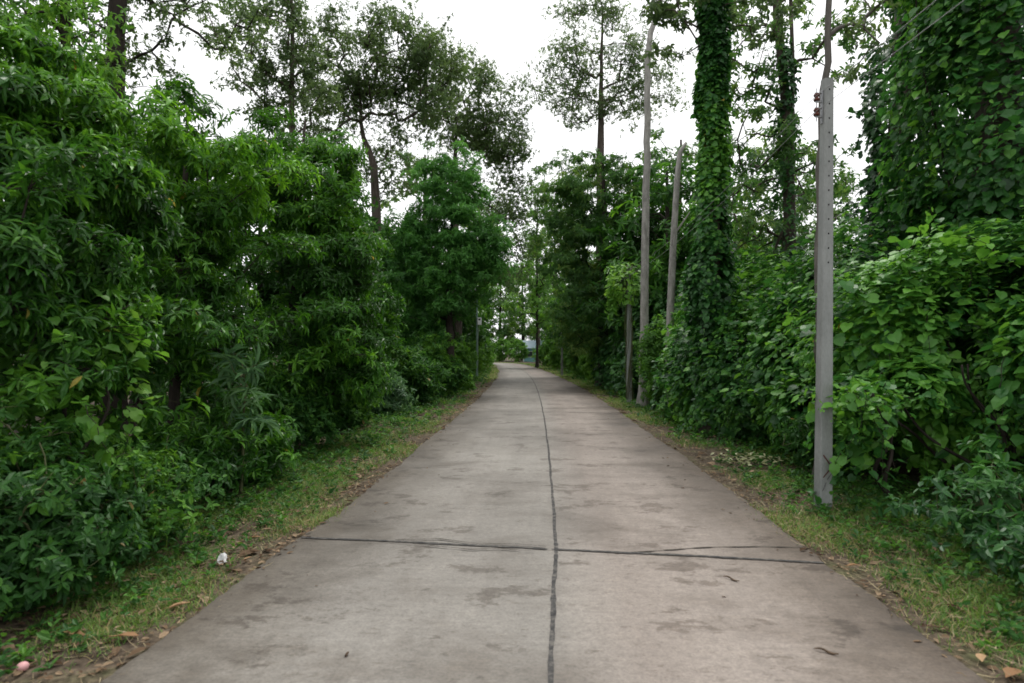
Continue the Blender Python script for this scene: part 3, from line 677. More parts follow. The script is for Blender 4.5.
def tall_left():
    G_ = 'tall thin crowned trees above the bank'
    b = (P(376, 200, 32)[0], 32, 0)
    tree('tall_tree', 'tall open tree forking into spreading limbs, broadest sparse crown behind the conical tree', 'tree', b,
         [(0, 0, -.1, .32), (.05, 0, 5, .28), (0, 0, 9.3, .24), (-.1, 0, 11.3, .19), (-.7, 0, 13, .11), (-.9, 0, 16, .05)],
         [px_blob(b, 345, 60, 32, 46, 52, 120, 2.5), px_blob(b, 390, 50, 32, 36, 50, 100, 2.5), px_blob(b, 430, 65, 32, 34, 42, 70, 2), px_blob(b, 325, 120, 32, 34, 40, 50, 2.2), px_blob(b, 430, 90, 32, 32, 50, 60, 2.4), px_blob(b, 385, 120, 33, 45, 35, 45, 2), px_blob(b, 395, 178, 33, 40, 26, 26, 2)],
         DIAM, M['tall'], M['bark'], 301, group=G_, step=.8, r_tip=.0125, per_tip=17, spread=.72, nleaf=6, L=.15, aspect=.46, droop=.5, crown_from=.55, shell=.5, sides=10, flat=.8)
    b = (P(457, 300, 40)[0], 40, 0)
    tree('tall_tree', 'tall grey green tree whose airy crown slopes down to the gap over the road', 'tree', b,
         [(0, 0, -.1, .36), (0, 0, 6, .3), (-.2, 0, 12, .2), (0, 0, 17, .05)],
         [px_blob(b, 458, 105, 40, 40, 54, 125, 2.5), px_blob(b, 494, 120, 40, 34, 52, 110, 2.4), px_blob(b, 470, 170, 41, 46, 40, 55, 2.6), px_blob(b, 512, 185, 40, 22, 50, 45, 2), px_blob(b, 505, 250, 42, 26, 40, 45, 2)],
         DIAM, M['tall'], M['bark'], 302, group=G_, step=1, r_tip=.013, per_tip=17, spread=.9, nleaf=6, L=.175, aspect=.46, droop=.5, crown_from=.35, shell=.5, flat=.8)
    b = (P(291, 200, 26)[0], 26, 0)
    tree('tall_tree', 'straight slender tree with small leaf clusters high above the leaning bright tree', 'tree', b,
         [(0, 0, -.1, .2), (0, 0, 8, .15), (.05, 0, 15, .08), (.05, 0, 19, .03)],
         [px_blob(b, 285, 20, 26, 35, 60, 75, 2), px_blob(b, 262, 85, 26, 34, 36, 45, 1.8), px_blob(b, 310, 90, 26, 34, 40, 45, 1.8), px_blob(b, 240, 25, 26, 40, 34, 36, 1.6)],
         DIAM, M['tall'], M['bark'], 303, group=G_, step=.8, r_tip=.012, per_tip=14, spread=.5, nleaf=6, L=.14, aspect=.46, droop=.5, crown_from=.5, shell=.4, flat=.8)
    b = (P(116, 200, 14)[0], 14, 0)
    tree('tall_tree', 'thick dark straight trunk above the near bank, thin branches reaching over the sky', 'tree', b,
         [(0, 0, -.1, .24), (-.05, 0, 5, .21), (.03, 0, 10, .18), (.1, 0, 14, .1)],
         [px_blob(b, 200, 15, 14, 80, 36, 40, 1.8), px_blob(b, 70, 25, 14, 70, 60, 55, 1.8), px_blob(b, 120, -60, 14, 120, 70, 90, 2.6), px_blob(b, 140, 65, 14.3, 26, 34, 20, .9)],
         OVAL, M['tall'], M['bark_dark'], 304, group=G_, step=.6, r_tip=.009, per_tip=9, spread=.34, nleaf=6, L=.09, aspect=.5, droop=.5, crown_from=.5, shell=.4, flat=.8, up=.3)
    b = (P(67, 200, 11.5)[0], 11.5, 0)
    tree('tall_tree', 'thin dark stem behind the nearest leafy tree with yellow green leaves across the sky', 'tree', b,
         [(0, 0, -.1, .12), (.05, 0, 4, .1), (-.03, 0, 8, .08), (.1, 0, 11, .04)],
         [px_blob(b, 60, 40, 11.5, 60, 60, 70, 1.2), px_blob(b, 10, 60, 11.5, 60, 60, 60, 1.2), px_blob(b, 60, 110, 11.5, 55, 45, 40, 1)],
         OVAL, M['bright'], M['bark_dark'], 305, group=G_, step=.5, r_tip=.008, per_tip=6, spread=.34, nleaf=6, L=.13, aspect=.42, droop=.5, crown_from=.4, shell=.4)
tall_left()

# ---------------------------------------------------------------- right bank
def right_bank():
    V_ = 'vine covered thickets on the pole side'
    vine_mass('vine_thicket', 'large mound of broad leaved vine beside the nearest pole, cut by the picture edge', 'vine thicket', (6.2, 7.4, 0),
              [(6.5, 7.7, 1.8, 1.75, 1.6, 1.5), (5.2, 8.1, 1.75, 1.15, 1.1, 1.15), (7.1, 6.2, 1.6, 1.5, 1.3, 1.3), (5.9, 6.5, 1.75, .95, .8, .75), (4.75, 7.3, 1.25, .55, .5, .45),
               (6.5, 8, .8, 1.5, 1.3, .9), (4.05, 7.15, 1.17, .42, .36, .22)],
              401, M['vine'], L=.108, dens=200, group=V_, runners=130, stems=14)
    vine_mass('vine_thicket', 'steep green vine mound rising just behind the nearest pole', 'vine thicket', (5.9, 10.6, 0),
              [(6.3, 10.6, 1.9, 1.7, 1.6, 1.8), (5.1, 10.6, 1.3, .95, 1.2, 1.25), (7.6, 10.2, 2.4, 1.7, 1.5, 2.0), (4.7, 9.6, .8, .6, .7, .6), (6.2, 10.8, .8, 1.6, 1.3, .9)],
              402, M['vine'], L=.105, dens=190, group=V_, runners=120, stems=12)
    vine_mass('vine_thicket', 'lower vine thicket between the nearest pole and the ivy clad trunk', 'vine thicket', (5.2, 13.2, 0),
              [(5.5, 13.0, 1.2, 1.3, 1.3, 1.4), (6.6, 14, 1.7, 1.6, 1.5, 2.0), (4.75, 14.4, .9, .85, 1.1, 1.2), (4.7, 12, .7, .6, .8, .6)],
              403, M['vine'], L=.108, dens=170, group=V_, runners=100, stems=10)
    vine_mass('vine_thicket', 'vine heap at the foot of the two bare grey trunks', 'vine thicket', (5.0, 17.6, 0),
              [(5.25, 17.0, 1.3, 1.0, 1.4, 1.5), (5.5, 19.4, 1.3, .9, 1.3, 1.5), (6.5, 18, 2.1, 1.6, 1.8, 2.1), (4.65, 15.6, .7, .5, .8, .7)],
              404, M['vine'], L=.125, dens=120, group=V_, runners=90, stems=8)
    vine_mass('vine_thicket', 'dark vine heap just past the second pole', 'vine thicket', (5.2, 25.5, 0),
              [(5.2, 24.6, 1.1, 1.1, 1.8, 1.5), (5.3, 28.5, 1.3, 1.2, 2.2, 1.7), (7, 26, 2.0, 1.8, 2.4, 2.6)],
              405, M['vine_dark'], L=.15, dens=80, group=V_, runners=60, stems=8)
    vine_mass('climbing_vine', 'light broad leaved climber on the dark bank opposite the nearest pole', 'vine', (-3.75, 5.4, 0),
              [(-3.85, 5.3, 1.55, .35, .4, .5), (-3.55, 5.4, 1.15, .3, .3, .35)], 406, M['bright'], L=.085, dens=70, layers=((1, 1),), runners=18, stems=2, amp=.4, gap=.2, strands=6, smallf=.1)
    # vine clad giants
    T_ = 'vine draped trees'
    def draped(label, base, trunk, blobs, seed, mat, **k):
        o = vine_mass('vine_draped_tree', label, 'tree', base, blobs, seed, mat, group=T_, **k)
        tube_obj('trunk', [(np.array([t[:3] for t in trunk]), np.array([t[3] for t in trunk]))], M['bark'], o, sides=10)
        return o
    draped('huge tree wholly draped in hanging vine leaves, cut by the picture top and edge', (7.4, 9.6, 0),
           [(0, 0, -.1, .4), (.1, 0, 4, .33), (.2, 0, 9.5, .2)],
           [(7.6, 9.5, 5.6, 1.35, 1.5, 3.3), (8.9, 9.4, 6.0, 1.7, 1.6, 3.8), (7.5, 9.6, 8.5, 1.3, 1.4, 2.2), (8.0, 9.5, 3.0, 1.7, 1.3, 1.9)],
           411, M['vine'], L=.108, dens=185, runners=110, stems=10, amp=.17, lf=1.3, tb=.42, upw=.7)
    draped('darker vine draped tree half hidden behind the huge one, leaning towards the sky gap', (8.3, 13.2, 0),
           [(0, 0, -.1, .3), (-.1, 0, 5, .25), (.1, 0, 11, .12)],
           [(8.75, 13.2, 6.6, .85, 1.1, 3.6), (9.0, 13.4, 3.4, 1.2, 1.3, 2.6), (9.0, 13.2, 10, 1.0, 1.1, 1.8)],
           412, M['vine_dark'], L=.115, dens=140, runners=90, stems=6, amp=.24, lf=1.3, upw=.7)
    # ivy clad trunk
    b = (P(712, 200, 13.6)[0], 13.6, 0)
    path = np.array([(0, 0, 0), (.02, 0, 2), (0, 0, 4), (.02, 0, 7), (0, 0, 10.5)]); rad = np.array([.62, .44, .27, .19, .175])
    o = tree('ivy_clad_tree', 'tall straight tree trunk thickly sleeved in ivy, standing beyond the nearest pole', 'tree', b,
             [(0, 0, -.1, .24), (.02, 0, 4, .17), (0, 0, 11, .13)],
             [px_blob(b, 690, -25, 13.6, 60, 40, 40, 1.4), px_blob(b, 670, 30, 13.6, 26, 28, 14, .7), px_blob(b, 760, 10, 13.8, 40, 40, 22, .9)],
             OVAL, M['tall'], M['bark'], 421, group=T_, step=.6, per_tip=6, spread=.3, nleaf=6, L=.12, aspect=.5, droop=.5, crown_from=.75)
    vine_sleeve(o, path, rad, 422, M['vine'], L=.098, dens=480, tb=.42, bulge=.24)
    vine_mass('climbing_vine', 'small leafy vine tuft reaching across the lower half of the nearest pole', 'vine', (4.3, 7.0, 0),
              [(3.62, 6.62, 1.14, .36, .24, .15), (3.95, 6.9, 1.12, .3, .25, .16), (3.7, 6.75, .86, .16, .16, .22)], 425, M['vine'], L=.085, dens=120, layers=((1, 1), (.6, .7)), runners=16, stems=2, amp=.3, gap=1.2, strands=10, smallf=.25)
    # bare trunks
    B_ = 'bare grey trunks by the second pole'
    b = (P(643, 350, 20)[0], 20, 0)
    rel = lambda px, py, Y=20: tuple(P(px, py, Y)-np.array([b[0], b[1], 0]))
    tree('bare_trunk_tree', 'tall bare grey trunk with a crook high against the sky by the second pole', 'tree', b,
         [(0, 0, -.1, .15), (*rel(645, 250), .13), (*rel(648, 120), .11), (*rel(647, 60), .10), (*rel(651, 32), .09), (*rel(660, 0), .075), (*rel(664, -60), .055)],
         [px_blob(b, 685, -80, 20, 90, 45, 60, 2.5)],
         OVAL, M['tall'], M['bark_grey'], 431, group=B_, step=.5, r_tip=.01, per_tip=6, spread=.4, nleaf=6, L=.15, aspect=.5, droop=.5, crown_from=.72, up=.2)
    b = (P(669, 350, 18.5)[0], 18.5, 0)
    rel2 = lambda px, py: tuple(P(px, py, 18.5)-np.array([b[0], b[1], 0]))
    o = thing('snag_tree', 'dead broken grey snag with a bent top beside the tall bare trunk', 'tree', b, B_)
    pts = np.array([(0, 0, -.1), rel2(670, 320), rel2(673, 250), rel2(677, 180), rel2(680, 152), rel2(686, 143)])
    tube_obj('trunk', [(pts, np.array([.13, .115, .10, .085, .07, .045])), (np.array([rel2(674, 235), rel2(688, 215), rel2(697, 200)]), np.array([.035, .02, .008]))], M['bark_grey'], o, sides=9)
    # twin trunk tree
    b = (P(788, 260, 18)[0], 18, 0)
    rel3 = lambda px, py: tuple(P(px, py, 18)-np.array([b[0], b[1], 0]))
    o = tree('tall_tree', 'tall rough twin trunk with patchy creeper between the ivy clad trunk and nearest pole', 'tree', b,
             [(0, 0, -.1, .2), (*rel3(789, 200), .17), (*rel3(786, 100), .14), (*rel3(778, 20), .12), (*rel3(772, -60), .09)],
             [px_blob(b, 745, 60, 18, 40, 60, 36, 1.6), px_blob(b, 760, 150, 18, 40, 50, 36, 1.6), px_blob(b, 815, 170, 18.4, 24, 50, 20, 1.2), px_blob(b, 840, 45, 18, 40, 40, 18, 1.4), px_blob(b, 790, -40, 18, 100, 50, 60, 2.5), px_blob(b, 745, 225, 18, 45, 45, 40, 1.5)],
             OVAL, M['feather'], M['bark'], 441, step=.6, r_tip=.012, per_tip=7, spread=.4, nleaf=6, L=.15, aspect=.45, droop=.4, crown_from=.25, up=.4)
    vine_sleeve(o, np.array([rel3(790, 270), rel3(788, 180), rel3(786, 100), rel3(779, 30)]), np.array([.36, .27, .2, .18]), 442, M['vine_dark'], L=.11, dens=90, gap=-.1, strands=25)
    tube_obj('trunk', [(np.array([rel3(793, 250), rel3(791, 150), rel3(793, 70), rel3(790, -20)]), np.array([.09, .075, .06, .05]))], M['bark'], o, sides=8)
    # slim grey tree behind the near pole
    b = (P(822, 300, 8.4)[0], 8.4, 0)
    rel4 = lambda px, py: tuple(P(px, py, 8.4)-np.array([b[0], b[1], 0]))
    tree('slim_tree', 'slim pale trunk rising straight behind the nearest pole above its top', 'tree', b,
         [(0, 0, -.1, .08), (*rel4(819, 250), .055), (*rel4(823, 100), .046), (*rel4(829, 40), .042), (*rel4(830, -30), .037), (*rel4(836, -120), .03)],
         [px_blob(b, 868, 14, 8.4, 26, 14, 7, .5), px_blob(b, 866, -60, 8.4, 60, 35, 24, 1), px_blob(b, 862, 60, 8.6, 16, 16, 4, .4), px_blob(b, 790, -60, 8.4, 50, 35, 20, .8)],
         OVAL, M['tall'], M['bark_mid'], 451, step=.35, r_tip=.007, per_tip=5, spread=.2, nleaf=5, L=.085, aspect=.5, droop=.5, crown_from=.7, up=.2)
    # feathery dark trees past the second pole
    F_ = 'feathery dark trees past the second pole'
    b = (P(603, 380, 31)[0], 31, 0)
    tree('feathery_tree', 'dense layered tree with drooping feathery sprays, overhanging the road past the second pole', 'tree', b,
         [(0, 0, -.1, .28), (0, 0, 4, .24), (.1, 0, 8, .15), (0, 0, 12, .04)],
         [px_blob(b, 602, 192, 31, 42, 40, 120, 2.4), px_blob(b, 598, 260, 30.5, 46, 36, 130, 2.4), px_blob(b, 592, 318, 30, 40, 36, 110, 2.2), px_blob(b, 640, 215, 31, 32, 50, 90, 2), px_blob(b, 570, 215, 30.5, 24, 40, 60, 1.4), px_blob(b, 640, 290, 30.5, 30, 40, 60, 1.6)],
         OVAL, M['feather'], M['bark_dark'], 461, group=F_, step=.7, per_tip=9, spread=.55, nleaf=9, L=.22, aspect=.28, droop=.75, crown_from=.2, flat=.4)
    b = (P(548, 350, 44)[0]+2.6, 44, 0)
    tree('feathery_tree', 'tall yellow tipped tree leaning over the far road, left of the layered tree', 'tree', b,
         [(0, 0, -.1, .26), (0, 0, 5, .22), (-.1, 0, 10, .14), (-.3, 0, 15, .04)],
         [px_blob(b, 560, 190, 44, 28, 34, 60, 2.4), px_blob(b, 548, 240, 44, 24, 34, 50, 2.2), px_blob(b, 575, 280, 44, 26, 50, 70, 2.4), px_blob(b, 575, 330, 43, 24, 34, 50, 2)],
         OVAL, M['feather'], M['bark_dark'], 462, group=F_, step=.9, per_tip=8, spread=.65, nleaf=8, L=.26, aspect=.32, droop=.6, crown_from=.25, flat=.5)
    b = (P(601, 300, 42)[0], 42, 0)
    tree('tall_tree', 'tall lacy tree standing alone against the white sky above the layered feathery tree', 'tree', b,
         [(0, 0, -.1, .4), (0, 0, 8, .34), (-.05, 0, 15, .27), (0, 0, 19, .16), (.1, 0, 25, .05)],
         [px_blob(b, 598, 35, 42, 55, 42, 100, 3), px_blob(b, 560, 85, 42, 38, 32, 60, 2.4), px_blob(b, 645, 75, 42, 42, 40, 70, 2.4), px_blob(b, 605, 100, 42, 60, 30, 60, 2.6), px_blob(b, 612, -15, 42, 50, 26, 40, 2.5)],
         DIAM, M['tall'], M['bark'], 463, step=.9, r_tip=.014, per_tip=16, spread=.9, nleaf=5, L=.17, aspect=.46, droop=.5, crown_from=.5, shell=.35, flat=.7)
right_bank()

def right_shrubs():
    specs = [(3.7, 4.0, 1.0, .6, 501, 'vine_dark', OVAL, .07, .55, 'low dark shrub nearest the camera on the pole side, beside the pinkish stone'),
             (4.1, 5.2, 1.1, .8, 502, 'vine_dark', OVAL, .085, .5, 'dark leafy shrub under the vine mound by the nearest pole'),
             (4.3, 8.6, .9, .8, 503, 'shrub', OVAL, .09, .5, 'shrub crowding close behind the nearest pole'),
             (4.65, 11.6, 1.1, .9, 504, 'shrub', OVAL, .1, .5, 'low verge shrub beyond the nearest pole at the steep vine mound'),
             (4.6, 15.6, 1.2, 1.4, 505, 'vine', OVAL, .12, .5, 'upright verge shrub in front of the ivy clad trunk'),
             (4.42, 19.2, .85, 2.75, 506, 'bright', OVAL, .12, .42, 'tall light green shrub rising beside the second pole'),
             (4.8, 22.4, 1.2, 1.5, 507, 'shrub', OVAL, .14, .5, 'rounded verge shrub directly behind the second pole')]
    for x, y, wd, ht, sd_, mt, tp, L, asp, lab in specs:
        nn = int(75*wd*ht)
        tree('shrub', lab, 'shrub', (x, y, 0), [(0, 0, -.05, .025), (.03, 0, .3, .02)],
             [(0, 0, ht*.5, wd*.6, wd*.6, ht*.52, max(26, nn))],
             tp, M[mt], M['stem'], sd_, group=ROADSIDE, step=.2, r_tip=.003, per_tip=5, spread=.2*max(1, L/.1), nleaf=6, L=L, aspect=asp, droop=.3,
             crown_from=.3, zmin=.06, shell=.3, amp=.3, crown_name='foliage')
right_shrubs()

# ---------------------------------------------------------------- far end and the wood behind
def wood():
    pb = thing  # prototypes standing where they are seen
    b = (P(537, 360, 70)[0], 70, 0)
    tree('slender_tree', 'slender straight tree at the bend where the road disappears', 'tree', b,
         [(0, 0, -.1, .14), (0, 0, 8, .13), (0, 0, 15, .09), (.1, 0, 21, .03)],
         [px_blob(b, 535, 265, 70, 22, 30, 45, 2.6), px_blob(b, 545, 305, 70, 18, 26, 30, 2.2), px_blob(b, 522, 300, 70, 16, 24, 26, 2), px_blob(b, 540, 215, 70, 20, 34, 36, 2.6)],
         DIAM, M['bright'], M['bark_dark'], 601, step=1.2, r_tip=.02, per_tip=8, spread=.9, nleaf=6, L=.34, aspect=.5, droop=.5, crown_from=.25)
    # open crowned wood tree, prototype on the far side of the bend
    o1 = tree('wood_tree', 'tall dense tree closing the view beyond the road bend', 'tree', (-2.5, 128, 0),
         [(0, 0, -.1, .4), (0, 0, 8, .3), (.2, 0, 16, .12), (0, 0, 20, .04)],
         [(0, 0, 15, 4.5, 4.5, 5, 110), (0, 0, 9, 5, 5, 4, 80), (.5, 0, 5, 4, 4, 3, 50)],
         DIAM, M['feather'], M['bark_dark'], 611, step=1.5, r_tip=.02, per_tip=9, spread=1.1, nleaf=6, L=.42, aspect=.5, droop=.5, crown_from=.2, group='trees beyond the road bend')
    lab = 'tall dense tree closing the view beyond the road bend'
    for i, (x, y, s, rz) in enumerate([(7, 124, .9, 1), (14, 118, 1.05, 2), (22, 122, 1.1, 3), (-11, 134, 1.0, 4), (-19, 138, 1.1, 5), (-28, 134, 1.2, .5), (2.5, 140, 1.15, 2.5), (32, 128, 1.2, 1.7), (-38, 140, 1.2, 3.4)]):
        dup(o1, (x, y, 0), rz, s, lab, 'trees beyond the road bend')
    # leafy mid-height wood tree behind both banks
    o2 = tree('wood_tree', 'leafy tree in the wood behind the bank opposite the poles', 'tree', (-9.5, 16, 0),
         [(0, 0, -.1, .14), (0, 0, 3, .11), (.1, 0, 6.5, .04)],
         [(0, 0, 4.6, 2.1, 2.1, 2.0, 85), (.2, .2, 2.2, 2.2, 2.2, 1.9, 85)],
         OVAL, M['lance_dark'], M['bark_dark'], 621, step=.7, per_tip=8, spread=.55, nleaf=7, L=.24, aspect=.36, droop=.45, group='wood trees behind the near bank')
    lab = 'leafy tree in the wood behind the bank opposite the poles'
    r = rng(77)
    for i, (x, y, s) in enumerate([(-8.2, 5.5, .8), (-10, 9, .95), (-12.5, 12.5, 1.1), (-8.5, 21, 1.1), (-12, 20, 1.3), (-7.2, 27, 1.25), (-10, 32, 1.4), (-6.2, 34, 1.25), (-5.2, 40, 1.2), (-4.6, 47, 1.35), (-5, 54, 1.5), (-5, 62, 1.6), (-5.8, 71, 1.7), (-7, 80, 1.8), (-8, 90, 1.8), (-12, 42, 1.8), (-11, 55, 2), (-13, 68, 2.1)]):
        dup(o2, (x, y, 0), r.uniform(0, 6.28), float(s), lab, 'wood trees behind the near bank')
    lab = 'leafy tree in the wood behind the pole side thickets'
    for i, (x, y, s) in enumerate([(9.6, 6.5, .7), (10.8, 17, .85), (9.6, 22, .8), (12.8, 21, .9), (7.0, 27.5, 1.5), (8.6, 25.5, 1.15), (11.5, 30, 1), (6.6, 35, 1.1), (9, 38, 1.2), (6.4, 43, 1.2), (6.2, 51, 1.3), (6.6, 59, 1.3), (8, 66, 1.5), (5.8, 76, 1.3), (7, 86, 1.6), (8.5, 97, 1.7), (12, 48, 1.6), (13, 60, 1.8)]):
        dup(o2, (x, y, 0), r.uniform(0, 6.28), float(s), lab, 'wood trees behind the pole side')
    # thin tall trees seen through the gaps
    o3 = tree('wood_tree', 'thin pale wood tree seen through the gap beside the nearest pole', 'tree', (12.0, 27, 0),
         [(0, 0, -.1, .16), (0, 0, 6, .12), (.1, 0, 11, .05)],
         [(0, 0, 9.5, 2.0, 2.0, 2.6, 60), (.3, .2, 6.2, 1.8, 1.8, 1.6, 30)],
         DIAM, M['feather'], M['bark'], 631, step=.8, r_tip=.012, per_tip=8, spread=.55, nleaf=6, L=.2, aspect=.5, droop=.5, crown_from=.4, group='thin wood trees in the gaps')
    for i, (x, y, s) in enumerate([(14.3, 29, .85), (10.3, 29.5, .9), (16.5, 32, 1.0), (8.6, 32, 1.15)]):
        dup(o3, (x, y, 0), r.uniform(0, 6.28), float(s), 'thin pale wood tree seen through the gap beside the nearest pole', 'thin wood trees in the gaps')
    lab = 'thin tall tree filling the skyline gap behind the road'
    for i, (x, y, s) in enumerate([(-8.5, 60, 1.9), (-3.4, 66, 1.6), (-4.5, 84, 1.9), (6.5, 92, 1.9), (4.5, 104, 1.7), (-6.5, 126, 2)]):
        dup(o3, (x, y, 0), r.uniform(0, 6.28), float(s), lab, 'skyline trees along the far road')
    # bright bushes closing the end of the road
    E_ = 'sunlit bushes at the road bend'
    o4 = tree('shrub', 'bright green bush closing the far end of the road', 'shrub', (-1.9, 118, 0),
         [(0, 0, -.05, .05), (0, 0, .8, .04)], [(0, 0, 2.3, 2.5, 1.8, 2.3, 150)], OVAL, M['bright'], M['stem'], 641, group=E_, step=.6, per_tip=6, spread=.5, nleaf=6, L=.3, aspect=.45,
         zmin=.15, shell=.3, crown_name='foliage')
    for x, y, s in [(1.3, 115, .95), (-5.6, 123, 1.1), (4.9, 106, .6), (-9, 126, 1.2)]:
        dup(o4, (x, y, 0), r.uniform(0, 6.28), s, 'bright green bush closing the far end of the road', E_)
    lab = 'low verge bush in the far row along the road'
    for x, y, s in [(-3.2, 36, .5), (-3.0, 45, .55), (-3.0, 52, .6), (-3.4, 60, .6), (-3.6, 69, .7), (-4, 79, .8), (5.0, 33, .55), (5.0, 38, .5), (5.0, 43.5, .5), (4.9, 50, .55), (4.6, 58, .65), (4.5, 67, .7), (4.3, 80, .7), (-5, 90, .9)]:
        dup(o4, (x, y, 0), r.uniform(0, 6.28), s, lab, 'far verge bushes')
wood()

# ---------------------------------------------------------------- poles, wires
def ring_pole(w0, d0, w1, d1, h, holes, chamfer=.18):
    """square tapered concrete post with chamfered corners and a row of recessed bolt holes through the front and back faces"""
    bm = bmesh.new()
    zs = sorted(set([0.0, h] + [z for c in holes for z in (c-.009, c+.009)]))
    def pts(z):
        t = z/h; w_, d_ = (w0+(w1-w0)*t)/2, (d0+(d1-d0)*t)/2; k = chamfer*min(w_, d_); q = .0075
        return [(-w_+k, -d_), (-q, -d_), (q, -d_), (w_-k, -d_), (w_, -d_+k), (w_, d_-k), (w_-k, d_), (q, d_), (-q, d_), (-w_+k, d_), (-w_, d_-k), (-w_, -d_+k)]
    rings = [[bm.verts.new((x, y, z)) for x, y in pts(z)] for z in zs]
    hs = {round(c, 4) for c in holes}
    for i in range(len(zs)-1):
        mid = round((zs[i]+zs[i+1])/2, 4); hole = any(abs(mid-c) < .002 for c in hs)
        for j in range(12):
            a, b, c, d = rings[i][j], rings[i][(j+1) % 12], rings[i+1][(j+1) % 12], rings[i+1][j]
            if hole and j in (1, 7):
                s = 1 if j == 1 else -1
                iv = [bm.verts.new(v.co + Vector((0, s*.03, 0))) for v in (a, b, c, d)]
                for m_ in range(4):
                    f = bm.faces.new(((a, b, c, d)[m_], (a, b, c, d)[(m_+1) % 4], iv[(m_+1) % 4], iv[m_])); f.material_index = 1
                f = bm.faces.new(iv); f.material_index = 1
            else: bm.faces.new((a, b, c, d))
    bm.faces.new(rings[-1]); bm.faces.new(list(reversed(rings[0])))
    return bm
def lathe(bm, prof, axis_o, n=14):
    rs = [[bm.verts.new((axis_o[0]+r_*math.cos(2*math.pi*k/n), axis_o[1]+r_*math.sin(2*math.pi*k/n), axis_o[2]+z)) for k in range(n)] for r_, z in prof]
    for a, b in zip(rs[:-1], rs[1:]):
        for k in range(n): bm.faces.new((a[k], a[(k+1) % n], b[(k+1) % n], b[k]))
    bm.faces.new(list(reversed(rs[0]))); bm.faces.new(rs[-1])
def box(bm, c, s, bev=0):
    m_ = Matrix.Translation(c) @ Matrix.Diagonal((s[0], s[1], s[2], 1))
    g = bmesh.ops.create_cube(bm, size=1, matrix=m_)
    if bev: bmesh.ops.bevel(bm, geom=list({e for v in g['verts'] for e in v.link_edges}), offset=bev, segments=2, affect='EDGES')
POLE_H = 4.6
def poles():
    Gp = 'concrete utility poles along the verge'
    x, y = G(823, 506)[:2]
    o = thing('utility_pole', 'nearest square concrete utility pole with brown insulators, on the grass beside the vine mound', 'utility pole', (x, y, 0), Gp, rz=R(8))
    o.rotation_euler = (0, R(.6), R(8))
    hb = ring_pole(.15, .125, .105, .085, POLE_H, [POLE_H-.12-.155*i for i in range(13)])
    from_bm('shaft', hb, [M['pole_concrete'], M['hole']], o)
    bm = bmesh.new()
    box(bm, (-.062, 0, POLE_H-.30), (.010, .036, .36), .002)
    for zc in (POLE_H-.2, POLE_H-.36):
        box(bm, (-.1, 0, zc+.048), (.08, .024, .005)); box(bm, (-.1, 0, zc-.048), (.08, .024, .005))
    from_bm('rack', bm, M['steel'], o)
    bm = bmesh.new(); lathe(bm, [(.006, -.26), (.006, .10)], (-.12, 0, POLE_H-.2), 8)
    from_bm('pin', bm, M['steel'], o)
    for zc in (POLE_H-.2, POLE_H-.36):
        bm = bmesh.new()
        lathe(bm, [(.02, -.038), (.03, -.035), (.033, -.024), (.03, -.013), (.018, -.007), (.018, .007), (.03, .013), (.033, .024), (.03, .035), (.02, .038)], (-.12, 0, zc))
        from_bm('insulator', bm, M['ceramic'], o, smooth=True)
    bm = bmesh.new()      # painted chevron low on the shaft
    fy = -.0625
    for (x0, z0, x1, z1) in ((-.045, .56, .055, .43), (.055, .43, -.045, .32)):
        d = Vector((x1-x0, 0, z1-z0)).normalized(); nn = Vector((-d.z, 0, d.x))*.007
        a, b = Vector((x0, fy, z0)), Vector((x1, fy, z1))
        q = [a+nn, a-nn, b-nn, b+nn]
        for v in q: v.y = fy + v.z*(.125-.085)/2/POLE_H - .003
        bm.faces.new([bm.verts.new(v) for v in q])
    from_bm('painted_mark', bm, M['red_paint'], o)
    x2, y2 = G(629, 402)[:2]; x3, y3 = G(562, 375.5)[:2]
    p2 = dup(o, (x2, y2, 0), R(16), 1.0, 'second concrete utility pole with pale vine leaves hanging over its upper half', Gp)
    p3 = dup(o, (x3, y3, 0), R(10), 1.0, 'farthest small concrete utility pole at the verge before the slender tree', Gp)
    # the vine hanging on the second pole
    r = rng(700)
    v = thing('hanging_vine', 'light green vine hanging in leafy strands over the second pole', 'vine', (x2, y2, 0))
    n = 330; lt = lumps(701, 6, 1.5)
    c = norm(r.normal(size=(n, 3)))*np.array([.62, .5, .75])*r.uniform(.3, 1, (n, 1))**.5 + np.array([-.15, -.15, 3.95])
    c2 = norm(r.normal(size=(170, 3)))*np.array([.22, .25, .8])*r.uniform(.3, 1, (170, 1)) + np.array([-.6, -.2, 3.5])
    c = np.concatenate([c, c2])
    A = vine_leaves(r, c, norm(c-np.array([0, 0, 3.6])), .15, .25, .6, lt, tb=.55, upw=.1)
    link('foliage', leaf_mesh('foliage', HEART, *A[:5], A[5], M['bright']), v)
    ch = []
    for i in range(14):
        a = r.uniform(0, 6.28); zz = np.linspace(.1, 4.6, 12); rr_ = .12+.02*r.normal()
        ch.append((np.stack([rr_*np.cos(a+zz*1.2), rr_*np.sin(a+zz*1.2), zz], 1), np.full(12, .008)))
    for i in range(16):
        a = r.uniform(0, 6.28); t = np.linspace(0, 1, 8); ex = r.uniform(.2, .8)
        ch.append((np.stack([ex*t*np.cos(a), ex*t*np.sin(a), 4.4+.25*np.sin(t*2)-1.2*t*t], 1), np.full(8, .005)))
    tube_obj('stem', ch, M['stem'], v, sides=4)
    # wires
    def span(a, b, sag, n=24):
        t = np.linspace(0, 1, n); p = a[None]*(1-t[:, None]) + b[None]*t[:, None]; p[:, 2] -= sag*4*t*(1-t); return p
    def top(px_, py_, rz, dz): return np.array([px_ - .145*math.cos(rz) + .045, py_ - .145*math.sin(rz), POLE_H-dz])
